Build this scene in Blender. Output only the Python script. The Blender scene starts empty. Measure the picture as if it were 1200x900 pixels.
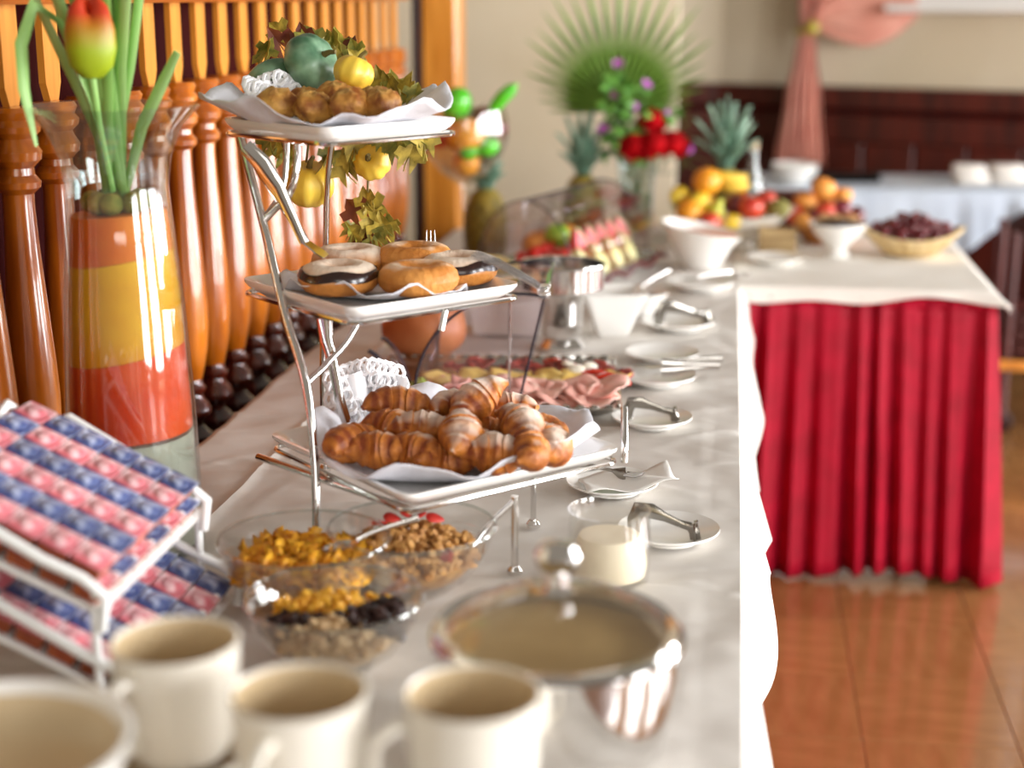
import bpy, bmesh, math, random
from mathutils import Vector, Matrix
random.seed(7)
S = bpy.context.scene
C = S.collection
PI = math.pi
R = math.radians

# ------------------------------------------------------------------ camera, light, exposure
cam_d = bpy.data.cameras.new('camera')
cam = bpy.data.objects.new('camera', cam_d); C.objects.link(cam)
cam.location = (0, 0, 1.43)
cam.rotation_euler = (R(90 - 14.186), 0, R(8.032))
cam_d.sensor_width = 36; cam_d.sensor_fit = 'HORIZONTAL'; cam_d.lens = 54.0
cam_d.clip_start = 0.02
cam_d.dof.use_dof = True; cam_d.dof.focus_distance = 2.14; cam_d.dof.aperture_fstop = 2.0
S.camera = cam
w = bpy.data.worlds.new('daylight'); S.world = w; w.use_nodes = True
bgn = w.node_tree.nodes['Background']
bgn.inputs[0].default_value = (1.0, 0.87, 0.72, 1); bgn.inputs[1].default_value = 0.23
def area(name, loc, rot, sx, sy, power, col):
    l = bpy.data.lights.new(name, 'AREA'); l.shape = 'RECTANGLE'; l.size = sx; l.size_y = sy
    l.energy = power; l.color = col
    o = bpy.data.objects.new(name, l); C.objects.link(o); o.location = loc; o.rotation_euler = rot
    return o
# tall windows along the right-hand side of the room, and one behind the camera
for k, yy in enumerate((-1.6, 1.0, 3.6, 6.2)):
    area('window_light', (5.0, yy, 1.58), (0, R(90), 0), 3.0, 1.5, 250, (0.97, 0.98, 1.0))
area('window_light', (1.2, -2.6, 2.0), (R(-90), 0, R(180)), 2.2, 1.6, 30, (1.0, 0.96, 0.9)).rotation_euler = (R(78), 0, 0)
vs = S.view_settings
vs.view_transform = 'Standard'; vs.look = 'None'; vs.gamma = 1; vs.use_curve_mapping = False
vs.exposure = 0.42

# ------------------------------------------------------------------ helpers
def lin(h):
    h = h.lstrip('#'); o = []
    for i in (0, 2, 4):
        c = int(h[i:i+2], 16) / 255
        o.append(c / 12.92 if c <= .04045 else ((c + .055) / 1.055) ** 2.4)
    return (*o, 1)

class B:
    def __init__(s): s.v = []; s.f = []
    def add(s, vs, fs):
        n = len(s.v); s.v += [tuple(p) for p in vs]; s.f += [tuple(i + n for i in f) for f in fs]; return s
    def lathe(s, prof, n=32, c=(0, 0, 0), sx=1, sy=1, fn=None):
        vs = []; fs = []; m = len(prof)
        for i in range(n):
            a = 2 * PI * i / n
            for (r, z) in prof:
                if fn: r, z = fn(a, r, z)
                vs.append((c[0] + r * math.cos(a) * sx, c[1] + r * math.sin(a) * sy, c[2] + z))
        for i in range(n):
            j = (i + 1) % n
            for k in range(m - 1):
                fs.append((i * m + k, j * m + k, j * m + k + 1, i * m + k + 1))
        return s.add(vs, fs)
    def tube(s, pts, r, n=8, cap=True, closed=False, flat=None, up=None):
        pts = [Vector(p) for p in pts]; m = len(pts)
        rr = r if isinstance(r, (list, tuple)) else [r] * m
        T = []
        for i in range(m):
            if closed: t = pts[(i + 1) % m] - pts[i - 1]
            else: t = pts[min(i + 1, m - 1)] - pts[max(i - 1, 0)]
            T.append(t.normalized())
        if up is None:
            up = Vector((0, 0, 1)) if abs(T[0].z) < .9 else Vector((1, 0, 0))
        up = Vector(up)
        N = (up - T[0] * up.dot(T[0])).normalized()
        vs = []; fs = []
        for i in range(m):
            N = (N - T[i] * N.dot(T[i])).normalized(); Bn = T[i].cross(N)
            for k in range(n):
                a = 2 * PI * k / n
                vs.append(pts[i] + (N * math.sin(a) * (flat if flat else 1) + Bn * math.cos(a)) * rr[i])
        last = m if closed else m - 1
        for i in range(last):
            j = (i + 1) % m
            for k in range(n):
                l = (k + 1) % n
                fs.append((i * n + k, i * n + l, j * n + l, j * n + k))
        if cap and not closed:
            fs.append(tuple(range(n))[::-1]); fs.append(tuple((m - 1) * n + k for k in range(n)))
        return s.add(vs, fs)
    def box(s, c, sz, ch=0, M=None):
        bm = bmesh.new(); bmesh.ops.create_cube(bm, size=1)
        for v in bm.verts: v.co = Vector((v.co.x * sz[0], v.co.y * sz[1], v.co.z * sz[2]))
        if ch: bmesh.ops.bevel(bm, geom=list(bm.edges), offset=ch, segments=1, affect='EDGES', profile=.5)
        bm.verts.index_update()
        vs = [v.co.copy() for v in bm.verts]
        if M: vs = [M @ v for v in vs]
        vs = [v + Vector(c) for v in vs]
        fs = [[v.index for v in f.verts] for f in bm.faces]; bm.free()
        return s.add(vs, fs)
    def grid(s, fn, nu, nv, cu=False, thick=0):
        vs = []; fs = []
        for i in range(nu + (0 if cu else 1)):
            for j in range(nv + 1): vs.append(Vector(fn(i / nu, j / nv)))
        W = nv + 1; NU = nu if cu else nu + 1
        for i in range(nu):
            ii = (i + 1) % NU
            for j in range(nv): fs.append((i * W + j, ii * W + j, ii * W + j + 1, i * W + j + 1))
        return s.add(vs, fs)
    def prism(s, poly, z0, z1, M=None):
        n = len(poly)
        vs = [(x, y, z0) for x, y in poly] + [(x, y, z1) for x, y in poly]
        if M: vs = [M @ Vector(v) for v in vs]
        fs = [tuple(range(n))[::-1], tuple(range(n, 2 * n))] + [(i, (i + 1) % n, n + (i + 1) % n, n + i) for i in range(n)]
        return s.add(vs, fs)
    def blob(s, c, r, nu=16, nv=10, fn=None):
        prof = []
        vs = []; fs = []
        vs.append((0, 0, -1))
        for j in range(1, nv):
            t = -PI / 2 + PI * j / nv
            for i in range(nu):
                a = 2 * PI * i / nu
                vs.append((math.cos(t) * math.cos(a), math.cos(t) * math.sin(a), math.sin(t)))
        vs.append((0, 0, 1)); top = len(vs) - 1
        for i in range(nu):
            fs.append((0, 1 + (i + 1) % nu, 1 + i))
            for j in range(nv - 2):
                a = 1 + j * nu + i; b = 1 + j * nu + (i + 1) % nu
                fs.append((a, b, b + nu, a + nu))
            fs.append((top, 1 + (nv - 2) * nu + i, 1 + (nv - 2) * nu + (i + 1) % nu))
        o = []
        for v in vs:
            v = Vector(v)
            if fn: v = Vector(fn(v))
            o.append((c[0] + v.x * r[0], c[1] + v.y * r[1], c[2] + v.z * r[2]))
        return s.add(o, fs)
    def xf(s, M): s.v = [tuple(M @ Vector(p)) for p in s.v]; return s
    def mesh(s, name, mat, smooth=True, sharp=None):
        me = bpy.data.meshes.new(name); me.from_pydata(s.v, [], s.f)
        me.materials.append(mat)
        bm = bmesh.new(); bm.from_mesh(me)
        bmesh.ops.recalc_face_normals(bm, faces=bm.faces); bm.to_mesh(me); bm.free()
        if smooth:
            me.shade_smooth()
            try: me.set_sharp_from_angle(angle=R(sharp if sharp else 38))
            except Exception: pass
        return me

def obj(name, b, mat, parent=None, loc=(0, 0, 0), rot=(0, 0, 0), smooth=True, sharp=None, thick=0, sub=0):
    me = b.mesh(name, mat, smooth, sharp) if isinstance(b, B) else b
    o = bpy.data.objects.new(name, me); C.objects.link(o)
    o.location = loc; o.rotation_euler = rot
    if parent: o.parent = parent
    if thick:
        m = o.modifiers.new('thickness', 'SOLIDIFY'); m.thickness = thick; m.offset = 0
    if sub:
        m = o.modifiers.new('smooth', 'SUBSURF'); m.levels = sub; m.render_levels = sub
    return o
def tag(o, label, cat, group=None, kind=None):
    o['label'] = label; o['category'] = cat
    if group: o['group'] = group
    if kind: o['kind'] = kind
    return o
def struct(o, label=None, cat=None):
    o['kind'] = 'structure'
    if label: o['label'] = label
    if cat: o['category'] = cat
    return o
def thing(name, label, cat, loc=(0, 0, 0), rz=0, group=None, rot=None):
    o = bpy.data.objects.new(name, None); C.objects.link(o); o.empty_display_size = .05
    o.location = loc; o.rotation_euler = rot if rot else (0, 0, rz)
    return tag(o, label, cat, group)
def dup(root, loc, rot=None, label=None, group=None, scale=None, parent=None):
    r = root.copy(); C.objects.link(r); r.location = loc
    if rot is not None: r.rotation_euler = rot
    if scale: r.scale = (scale, scale, scale) if not isinstance(scale, tuple) else scale
    if label: r['label'] = label
    if group: r['group'] = group
    if parent: r.parent = parent
    for ch in list(root.children):
        c = ch.copy(); C.objects.link(c); c.parent = r
        for g in list(ch.children):
            d = g.copy(); C.objects.link(d); d.parent = c
    return r

# ------------------------------------------------------------------ materials
MATS = {}
def mat(name, col, rough=.5, metal=0, col2=None, scale=20, stretch=(1, 1, 1), detail=3, bump=0, bscale=None, spec=.5,
        coat=0, rnd=0, lo=.35, hi=.65, sss=0, trans=0, sheen=0, bdetail=4):
    m = bpy.data.materials.new(name); m.use_nodes = True; nt = m.node_tree; N = nt.nodes; L = nt.links
    p = N['Principled BSDF']
    p.inputs['Roughness'].default_value = rough; p.inputs['Metallic'].default_value = metal
    p.inputs['Specular IOR Level'].default_value = spec; p.inputs['Coat Weight'].default_value = coat
    p.inputs['Coat Roughness'].default_value = .08
    if sss:
        p.inputs['Subsurface Weight'].default_value = sss; p.inputs['Subsurface Radius'].default_value = (.01, .006, .004)
    if sheen: p.inputs['Sheen Weight'].default_value = sheen
    if trans: p.inputs['Transmission Weight'].default_value = trans
    c1 = lin(col)
    tc = N.new('ShaderNodeTexCoord'); mp = N.new('ShaderNodeMapping'); mp.inputs['Scale'].default_value = stretch
    L.new(tc.outputs['Object'], mp.inputs['Vector'])
    out = None
    if col2:
        nz = N.new('ShaderNodeTexNoise'); nz.inputs['Scale'].default_value = scale; nz.inputs['Detail'].default_value = detail
        L.new(mp.outputs[0], nz.inputs['Vector'])
        rp = N.new('ShaderNodeValToRGB'); rp.color_ramp.elements[0].position = lo; rp.color_ramp.elements[1].position = hi
        rp.color_ramp.elements[0].color = c1; rp.color_ramp.elements[1].color = lin(col2)
        L.new(nz.outputs['Fac'], rp.inputs[0]); out = rp.outputs[0]
    if rnd:
        oi = N.new('ShaderNodeObjectInfo'); hs = N.new('ShaderNodeHueSaturation')
        mr = N.new('ShaderNodeMapRange'); mr.inputs[3].default_value = 1 - rnd; mr.inputs[4].default_value = 1 + rnd
        L.new(oi.outputs['Random'], mr.inputs[0]); L.new(mr.outputs[0], hs.inputs['Value'])
        if out: L.new(out, hs.inputs['Color'])
        else: hs.inputs['Color'].default_value = c1
        out = hs.outputs[0]
    if out: L.new(out, p.inputs['Base Color'])
    else: p.inputs['Base Color'].default_value = c1
    if bump:
        nb = N.new('ShaderNodeTexNoise'); nb.inputs['Scale'].default_value = bscale or scale; nb.inputs['Detail'].default_value = bdetail
        L.new(mp.outputs[0], nb.inputs['Vector'])
        bp = N.new('ShaderNodeBump'); bp.inputs['Strength'].default_value = bump; bp.inputs['Distance'].default_value = .01
        L.new(nb.outputs['Fac'], bp.inputs['Height']); L.new(bp.outputs[0], p.inputs['Normal'])
    MATS[name] = m
    return m
def glassmat(name, tint='#f2f8f6', base=.05, rough=.03, glint='#ffffff', top=.62):
    m = bpy.data.materials.new(name); m.use_nodes = True; nt = m.node_tree; N = nt.nodes; L = nt.links
    for n in list(N):
        if n.type == 'BSDF_PRINCIPLED': N.remove(n)
    o = N['Material Output']
    t = N.new('ShaderNodeBsdfTransparent'); t.inputs[0].default_value = lin(tint)
    g = N.new('ShaderNodeBsdfGlossy'); g.inputs['Roughness'].default_value = rough; g.inputs[0].default_value = lin(glint)
    fr = N.new('ShaderNodeLayerWeight'); fr.inputs['Blend'].default_value = .5
    pw = N.new('ShaderNodeMath'); pw.operation = 'POWER'; L.new(fr.outputs['Facing'], pw.inputs[0]); pw.inputs[1].default_value = 3.2
    mr = N.new('ShaderNodeMapRange'); mr.inputs[3].default_value = base; mr.inputs[4].default_value = top
    L.new(pw.outputs[0], mr.inputs[0])
    mx = N.new('ShaderNodeMixShader'); L.new(mr.outputs[0], mx.inputs[0]); L.new(t.outputs[0], mx.inputs[1]); L.new(g.outputs[0], mx.inputs[2])
    L.new(mx.outputs[0], o.inputs['Surface']); MATS[name] = m
    return m
def dusted(name, col, col2, dust, amount=.5, scale=30, rough=.55):
    """baked goods: crust with sugar lying on the upward faces"""
    m = mat(name, col, rough, col2=col2, scale=scale, bump=.5, bscale=70, rnd=.08)
    nt = m.node_tree; N = nt.nodes; L = nt.links; p = N['Principled BSDF']
    src = p.inputs['Base Color'].links[0].from_socket
    ge = N.new('ShaderNodeNewGeometry'); sx = N.new('ShaderNodeSeparateXYZ'); L.new(ge.outputs['Normal'], sx.inputs[0])
    nz = N.new('ShaderNodeTexNoise'); nz.inputs['Scale'].default_value = 28; tc = N.new('ShaderNodeTexCoord'); L.new(tc.outputs['Object'], nz.inputs['Vector'])
    ad = N.new('ShaderNodeMath'); ad.operation = 'MULTIPLY_ADD'; L.new(nz.outputs['Fac'], ad.inputs[0]); ad.inputs[1].default_value = 1.1
    L.new(sx.outputs['Z'], ad.inputs[2])
    mr = N.new('ShaderNodeMapRange'); mr.inputs[1].default_value = 1.55 - amount; mr.inputs[2].default_value = 1.9 - amount * .5
    mr.inputs[4].default_value = .92
    L.new(ad.outputs[0], mr.inputs[0])
    mx = N.new('ShaderNodeMix'); mx.data_type = 'RGBA'; L.new(mr.outputs[0], mx.inputs[0]); L.new(src, mx.inputs[6]); mx.inputs[7].default_value = lin(dust)
    L.new(mx.outputs[2], p.inputs['Base Color'])
    return m
wood = mat('varnished_wood', '#843804', .28, col2='#d07412', scale=7, stretch=(3, 3, .35), detail=5, coat=1, spec=.5)
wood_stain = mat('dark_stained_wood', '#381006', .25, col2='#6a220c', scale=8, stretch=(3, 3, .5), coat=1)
wood_light = mat('honey_wood', '#c67a22', .35, col2='#e79a3c', scale=10, stretch=(3, 3, .3), detail=5, coat=.25)
wood_rail = mat('rail_wood', '#8a4512', .3, col2='#b8641f', scale=9, stretch=(3, .3, 3), detail=5, coat=.3)
wood_dark = mat('dark_wood', '#1d0806', .5, col2='#34110a', scale=8, stretch=(2, .4, 2), spec=.3)
mahog = mat('mahogany_panel', '#3a0f08', .4, col2='#5a1a0d', scale=6, stretch=(4, 4, .5), detail=5, rnd=.12)
plaster = mat('cream_plaster', '#cdbea2', .9, col2='#d8cbb2', scale=2, bump=.05, bscale=60)
cloth = mat('white_cloth', '#cec8c0', .85, col2='#d8d3cc', scale=3, bump=.6, bscale=9, bdetail=1.5, stretch=(1, 1.7, 1))
cloth2 = mat('white_tablecloth', '#e4ded4', .85, col2='#ece8e0', scale=3, bump=.2, bscale=12)
cloth_blue = mat('pale_tablecloth', '#b6c1d0', .85, col2='#c6cfda', scale=3, bump=.1, bscale=12)
redcloth = mat('red_skirt', '#94001e', .65, col2='#a80026', scale=14, spec=.25)
steel = mat('chrome', '#e2e0de', .1, 1)
steel_br = mat('brushed_steel', '#cfccc6', .2, 1, bump=.03, bscale=200)
silver = mat('silver_tray', '#b9b6b0', .22, 1, bump=.3, bscale=90)
porc = mat('white_porcelain', '#f0eee9', .18, spec=.5, coat=.4)
porc_warm = mat('cream_porcelain', '#e9e3d6', .22, coat=.3)
porc_in = mat('beige_inside', '#cdb48a', .3, col2='#d9c3a0', scale=5)  # tan tone for the insides of the mugs and the large bowl
glass = glassmat('clear_glass', '#fafaf9', .07, top=.8)
glass_t = glassmat('thick_glass', '#f2f6f5', .07, top=.75)
acryl = glassmat('acrylic', '#fbf9fb', .03, .05, top=.4)
plastic = glassmat('clear_plastic', '#f6f6f8', .22, .15, top=.7)
paper = mat('greaseproof_paper', '#dcdce4', .7, col2='#ececf2', scale=12, bump=.4, bscale=22)
lace = mat('lace_paper', '#f8f8fa', .8)
# ------------------------------------------------------------------ the room
TT = 0.7455
backp = mat('maroon_panel', '#34090a', .9, col2='#400e0a', scale=4, spec=.1)
floor_base = mat('floor_bed', '#6a4020', .5)
tilem = mat('polished_parquet', '#8e6238', .12, col2='#9c7044', scale=6, stretch=(1, 4, 1), detail=5, rnd=.07, coat=.5, bump=.02, bscale=25)
fl = struct(obj('floor', B().box((0, 3.0, -.06), (13, 13, .1)), floor_base, smooth=False))
tb = B().box((0, 0, 0), (.2985, .2985, .012), .0012).mesh('parquet_tile', tilem, False)
for i in range(-2, 9):
    for j in range(24):
        o = bpy.data.objects.new('parquet_tile', tb); C.objects.link(o); o.parent = fl
        o.location = (-.15 + .3 * i, .6 + .3 * j, -.006); o.rotation_euler = (0, 0, PI / 2 * ((i + j) % 2))
# cream wall behind the buffet, ending in a corner beside the flowers
struct(obj('wall_back', B().box((-1.55, 5.5, 1.4), (2.72, .2, 2.8)), plaster, smooth=False))
struct(obj('wall_left', B().box((-2.95, 2.5, 1.4), (.1, 6.2, 2.8)), plaster, smooth=False))
# far wall: a short straight stretch, then the slanting wall with wainscot and window
def wall_seg(name, a, b, z0, z1, th=.12, m=plaster):
    a = Vector((*a, 0)); b = Vector((*b, 0)); d = b - a; n = Vector((-d.y, d.x, 0)).normalized()
    c = (a + b) / 2 + n * th / 2
    M = Matrix.Rotation(math.atan2(d.y, d.x), 4, 'Z')
    return B().box((c.x, c.y, (z0 + z1) / 2), (d.length, th, z1 - z0), 0, M)
P0 = Vector((-.05, 7.0)); dB = Vector((math.cos(R(-20)), math.sin(R(-20))))
PB = lambda s: tuple(P0 + dB * s)
struct(obj('wall_far', wall_seg('w', (-1.6, 7.0), (-.05, 7.0), 0, 2.8), plaster, smooth=False))
bw = B()
for (s0, s1, z0, z1) in ((0, .8, 0, 2.8), (.8, 2.1, 0, 1.40), (.8, 2.1, 2.55, 2.8), (2.1, 3.4, 0, 2.8)):
    q = wall_seg('w', PB(s0), PB(s1), z0, z1); bw.add(q.v, q.f)
wr = struct(obj('wall_right', bw, plaster, smooth=False))
# wainscot boards and rails on both stretches
nB = Vector((dB.y, -dB.x))
def wains(a, d, n, L, wall, wd=.22):
    ang = math.atan2(d.y, d.x); M = Matrix.Rotation(ang, 4, 'Z')
    k = 0; s = 0
    c = a + d * (L / 2) + n * .003
    obj('wainscot_backing', B().box((0, 0, 0), (L, .006, 1.05)), backp, wall, (c.x, c.y, .528), (0, 0, ang), smooth=False)
    while s < L - .02:
        ww = min(wd, L - s)
        c = a + d * (s + ww / 2) + n * .012
        obj('wainscot_panel', B().box((0, 0, 0), (ww - .012, .02, .60), .006), mahog, wall, (c.x, c.y, .52), (0, 0, ang), smooth=False)
        s += wd
    for (z, h, t) in ((1.01, .09, .05), (.88, .12, .035), (.1, .2, .035)):
        c = a + d * (L / 2) + n * (t / 2)
        obj('wainscot_rail', B().box((0, 0, 0), (L, t, h), .006), wood_dark if z < .5 else mahog, wall, (c.x, c.y, z), (0, 0, ang), smooth=False)
wains(Vector((-.9, 7.0)), Vector((1, 0)), Vector((0, -1)), .85, bpy.data.objects['wall_far'])
wains(P0, dB, nB, 3.2, wr)
# window in the far wall
angB = R(-20)
wc = Vector(PB(1.45)) + nB * .01
wn = thing('window_1', 'white framed window in the far cream wall above the wainscot', 'window', (wc.x, wc.y, 1.40), angB)
struct(wn)
white_paint = mat('white_paint', '#f4f2ee', .4)
for (cx, cz, sx, sz) in ((0, .02, 1.34, .05), (0, 1.13, 1.34, .05), (-.64, .575, .06, 1.1), (.64, .575, .06, 1.1), (0, .575, .05, 1.1)):
    obj('window_frame', B().box((cx, .03, cz), (sx, .08, sz), .008), white_paint, wn, smooth=False)
obj('window_sill', B().box((0, -.05, -.018), (1.42, .12, .03), .006), white_paint, wn, smooth=False)
for sx in (-.32, .32): obj('pane', B().box((sx, .04, .575), (.6, .006, 1.06)), glass, wn, smooth=False)

# tall French windows along the aisle side of the room (the daylight comes in here)
wa = B()
for (y0, y1) in ((-3.2, -2.35), (-.85, .25), (1.75, 2.85), (4.35, 5.45), (6.95, 7.4)): wa.box((5.12, (y0 + y1) / 2, 1.6), (.2, y1 - y0, 3.2))
wa.box((5.12, 2.1, 3.15), (.2, 10.6, .14)); wa.box((5.12, 2.1, .03), (.2, 10.6, .10))
struct(obj('wall_aisle', wa, plaster, smooth=False))
for k, yy in enumerate((-1.6, 1.0, 3.6, 6.2)):
    fw = thing('window_%d' % (k + 2), 'tall white French window in the aisle wall', 'window', (4.96, yy, .08), 0, 'French windows'); struct(fw)
    for (cy, cz, sy, sz) in ((-.74, 1.5, .06, 3.0), (.74, 1.5, .06, 3.0), (0, 1.5, .07, 3.0), (0, .05, 1.5, .1), (0, 2.97, 1.5, .06), (0, 1.1, 1.5, .04), (0, 2.1, 1.5, .04)):
        obj('window_frame', B().box((0, cy, cz), (.05, sy, sz), .005), white_paint, fw, smooth=False)
# post between the balustrade and the cream wall
pst = thing('trim_1', 'honey coloured square wooden post at the end of the balustrade', 'post', (-.86, 4.62, 0)); struct(pst)
obj('shaft', B().box((0, 0, 1.3), (.115, .13, 2.6), .012), wood_light, pst, smooth=False)
obj('shaded_side', B().box((-.068, .0, 1.3), (.022, .15, 2.6), .004), wood_dark, pst, smooth=False)  # shade on the post's left side, put in as a dark strip
obj('plinth', B().box((0, 0, .06), (.15, .17, .12), .01), wood, pst, smooth=False)

# ------------------------------------------------------------------ balustrade with turned balusters
BX = -.925
bal = thing('balustrade', 'long wooden balustrade of turned balusters behind the buffet table', 'balustrade', (BX, 1.4, 0))
Y0, Y1 = 0.0, 2.86
obj('top_rail', B().box((0, (Y0 + Y1) / 2, 1.462), (.10, Y1 - Y0, .085), .012), wood_rail, bal, smooth=False)
obj('bottom_rail', B().box((-.0, (Y0 + Y1) / 2, .622), (.13, Y1 - Y0, .07), .012), wood_dark, bal, smooth=False)
obj('plinth', B().box((-.0, (Y0 + Y1) / 2, .29), (.10, Y1 - Y0, .58), .008), wood_dark, bal, smooth=False)
obj('back_panel', B().box((-.085, (Y0 + Y1) / 2, .99), (.015, Y1 - Y0, .90)), backp, bal, smooth=False)
prof = [(0, .656), (.036, .656), (.038, .664), (.036, .676), (.026, .684), (.017, .694), (.018, .70), (.032, .715), (.033, .722), (.028, .734), (.020, .744),
        (.019, .75), (.024, .756), (.025, .762), (.02, .77), (.019, .776), (.025, .80), (.031, .83), (.0345, .87), (.035, .905), (.033, .95), (.029, 1.01), (.025, 1.07),
        (.022, 1.12), (.0205, 1.165), (.021, 1.178), (.030, 1.186), (.031, 1.194), (.024, 1.203), (.023, 1.212), (.033, 1.222), (.035, 1.233), (.028, 1.244),
        (.026, 1.25), (.034, 1.258), (.036, 1.266), (.030, 1.274), (.032, 1.278), (.034, 1.284), (.030, 1.29), (0, 1.292)]
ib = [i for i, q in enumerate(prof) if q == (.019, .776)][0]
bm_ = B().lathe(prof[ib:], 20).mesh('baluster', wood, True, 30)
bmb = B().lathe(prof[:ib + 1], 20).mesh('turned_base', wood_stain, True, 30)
sl = B()
sl.prism([(-.005, -.024), (.005, -.024), (.005, .024), (-.005, .024)], 1.315, 1.42)
vv = [(-.005, -.024, 1.315), (.005, -.024, 1.315), (.005, .024, 1.315), (-.005, .024, 1.315), (-.005, -.012, 1.288), (.005, -.012, 1.288), (.005, .012, 1.288), (-.005, .012, 1.288)]
sl.add(vv, [(0, 1, 5, 4), (1, 2, 6, 5), (2, 3, 7, 6), (3, 0, 4, 7), (4, 5, 6, 7)])
slm = sl.mesh('slat', wood_light, False)
y = .02
while y < Y1 - .02:
    b_ = obj('baluster', bm_, wood, bal, (0, y, 0), (0, 0, random.uniform(0, 6)))
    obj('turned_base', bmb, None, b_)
    s_ = obj('slat', slm, wood_light, bal, (0, y, 0))
    y += .122

# ------------------------------------------------------------------ tables, cloths and skirts
def ns(x, y, s=0):
    return math.sin(x * 7.1 + s) * math.cos(y * 5.3 + s * 1.7) * .5 + math.sin(x * 17.3 + y * 11.1 + s * 2.1) * .3 + math.sin(x * 31 - y * 27 + s) * .2
tablewood = mat('plain_table_wood', '#8a6238', .5, col2='#9c7446', scale=8, stretch=(1, 5, 1))
def table(label, x0, x1, y0, y1):
    t = thing('banquet_table', label, 'table', ((x0 + x1) / 2, (y0 + y1) / 2, 0))
    obj('tabletop', B().box((0, 0, .722), (x1 - x0, y1 - y0, .03), .003), tablewood, t, smooth=False)
    for sx in (-1, 1):
        for sy in (-1, 1):
            obj('leg', B().tube([(sx * ((x1 - x0) / 2 - .06), sy * ((y1 - y0) / 2 - .08), 0.0), (sx * ((x1 - x0) / 2 - .06), sy * ((y1 - y0) / 2 - .08), .708)], .016, 10), steel, t)
    return t
table('long buffet table under the crumpled white cloth beside the balustrade', -.80, .02, .76, 4.70)
table('short side table under white cloth with the pleated red skirt', .075, .615, 3.78, 4.70)

# long cloth: top, rounded edge, hanging side on the aisle
cl = B()
def clf(u, v):
    yy = .72 + 4.0 * u
    t = v
    wr_ = .0022 * ns(1, yy * 1.3, 2)
    if t < .62:
        x = -.815 + (.03 + .815) * (t / .62)
        z = .7407 + .0018 * (1 + ns(x * 1.6, yy * 1.4, 1)) * (1 if x < -.02 else .4)
        # pressed fold lines
        for fx in (-.68,):
            z += .004 * math.exp(-((x - fx) / .006) ** 2)
        for fy in (1.72, 2.42, 3.1):
            z += .003 * math.exp(-((yy - fy) / .008) ** 2)
        return (x, yy, z)
    q = (t - .62) / .38
    drop = (.17 + .035 * math.sin(yy * 4.6 + .6) + .025 * math.sin(yy * 11.3) + .018 * math.sin(yy * 23.7)) * (1 if yy < 3.70 else max(.05, (3.74 - yy) / .04))
    if yy > 3.74: drop = .004
    fl_ = .010 + .008 * math.sin(yy * 6.1 + 1) + .007 * math.sin(yy * 15.7 + 2) + .005 * math.sin(yy * 33)
    bulge = min(1, q * 6)
    return (.03 + .012 * bulge * (drop > .03) + q * (fl_ + .020) * (drop > .03), yy, .7415 - drop * q - .004 * bulge)
cl.grid(clf, 640, 150)
import numpy as np
CV = np.array(cl.v); rg = np.random.RandomState(4)
top = (CV[:, 0] < .029) & (CV[:, 2] > .735)
dz = np.zeros(len(CV)); X_, Y_ = CV[:, 0], CV[:, 1]
for k in range(260):                                  # crumple creases pressed into the cloth
    cx, cy = rg.uniform(-.8, .02), rg.uniform(.8, 4.4); an = rg.normal(0, .5) + (PI / 2 if rg.rand() < .25 else 0)
    ln = rg.uniform(.04, .16); h_ = rg.uniform(.0012, .0034) * (1 if rg.rand() < .75 else -1); wd = rg.uniform(.005, .011)
    du = (X_ - cx) * math.cos(an) + (Y_ - cy) * math.sin(an); dv = -(X_ - cx) * math.sin(an) + (Y_ - cy) * math.cos(an) + .15 * du * du / ln
    dz += h_ * np.exp(-np.abs(dv) / wd) * np.clip(1 - (du / ln) ** 2, 0, 1)
for k in range(26):
    kx, ky = rg.normal(0, 38), rg.normal(0, 34); dz += .0003 * np.sin(kx * X_ + ky * Y_ + rg.uniform(0, 6))
dz = np.clip(dz, -.0018, .0038)
CV[:, 2] += np.where(top, dz * np.clip((.03 - X_) / .03, 0, 1), 0)
cl.v = [tuple(p) for p in CV]
tag(obj('tablecloth', cl, cloth, thick=.0016), 'crumpled white cloth covering the long buffet table', 'tablecloth')
sk = B()
def skf(u, v):
    yy = .75 + 2.97 * u
    ph = yy * 2 * PI / .062
    amp = .003 + .010 * v
    return (.024 + .050 * v + amp * math.sin(ph + .8 * math.sin(yy * 9)) + .004 * math.sin(yy * 13), yy, .727 - .712 * v)
sk.grid(skf, 480, 10)
tag(obj('table_skirt', sk, redcloth, thick=.0015), 'red pleated skirt hanging below the long white buffet cloth', 'table skirt')

# side table cloth with a short overhang and lifted corner
c2 = B()
def c2f(u, v):
    # u across X, v from back to front edge then overhang
    x = .022 + .618 * u
    if v < .7:
        yy = 4.71 - (4.71 - 3.745) * (v / .7); z = .7425 + .0015 * (1 + ns(x, yy, 4))
        if u > .97: x += 0.0
        return (x, yy, z)
    q = (v - .7) / .3
    d = .028 + .006 * math.sin(x * 23) + .008 * math.sin(x * 9)
    fl_ = .012 + .03 * max(0, (u - .86) / .14)
    return (x + .035 * q * max(0, (u - .8) / .2), 3.745 - .004 - fl_ * q, .7425 - d * q)
c2.grid(c2f, 60, 50)
c2.grid(lambda u, v: (.64 + .004 + (.03 + .012 * math.sin(u * 19)) * v * (1 - u * .5), 3.745 + (4.71 - 3.745) * u - (1 - u) ** 6 * .03 * v, .7425 - (.045 + .01 * math.sin(u * 14)) * v), 40, 6)
tag(obj('tablecloth', c2, cloth2, thick=.0016), 'white cloth with short overhang on the red-skirted side table', 'tablecloth')
s2 = B()
import_pl = [random.uniform(-.5, .5) for _ in range(40)]
def pleat(s, v):
    i = int(s / .05); 
    ph = s * 2 * PI / .062 + 1.1 * math.sin(s * 17) + .7 * math.sin(s * 41) + v * .8 * math.sin(s * 11 + 1)
    return (.007 + .020 * v) * (math.sin(ph) + .35 * math.sin(2 * ph + .6)) * (.8 + .35 * math.sin(s * 23 + 1)) 
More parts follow.
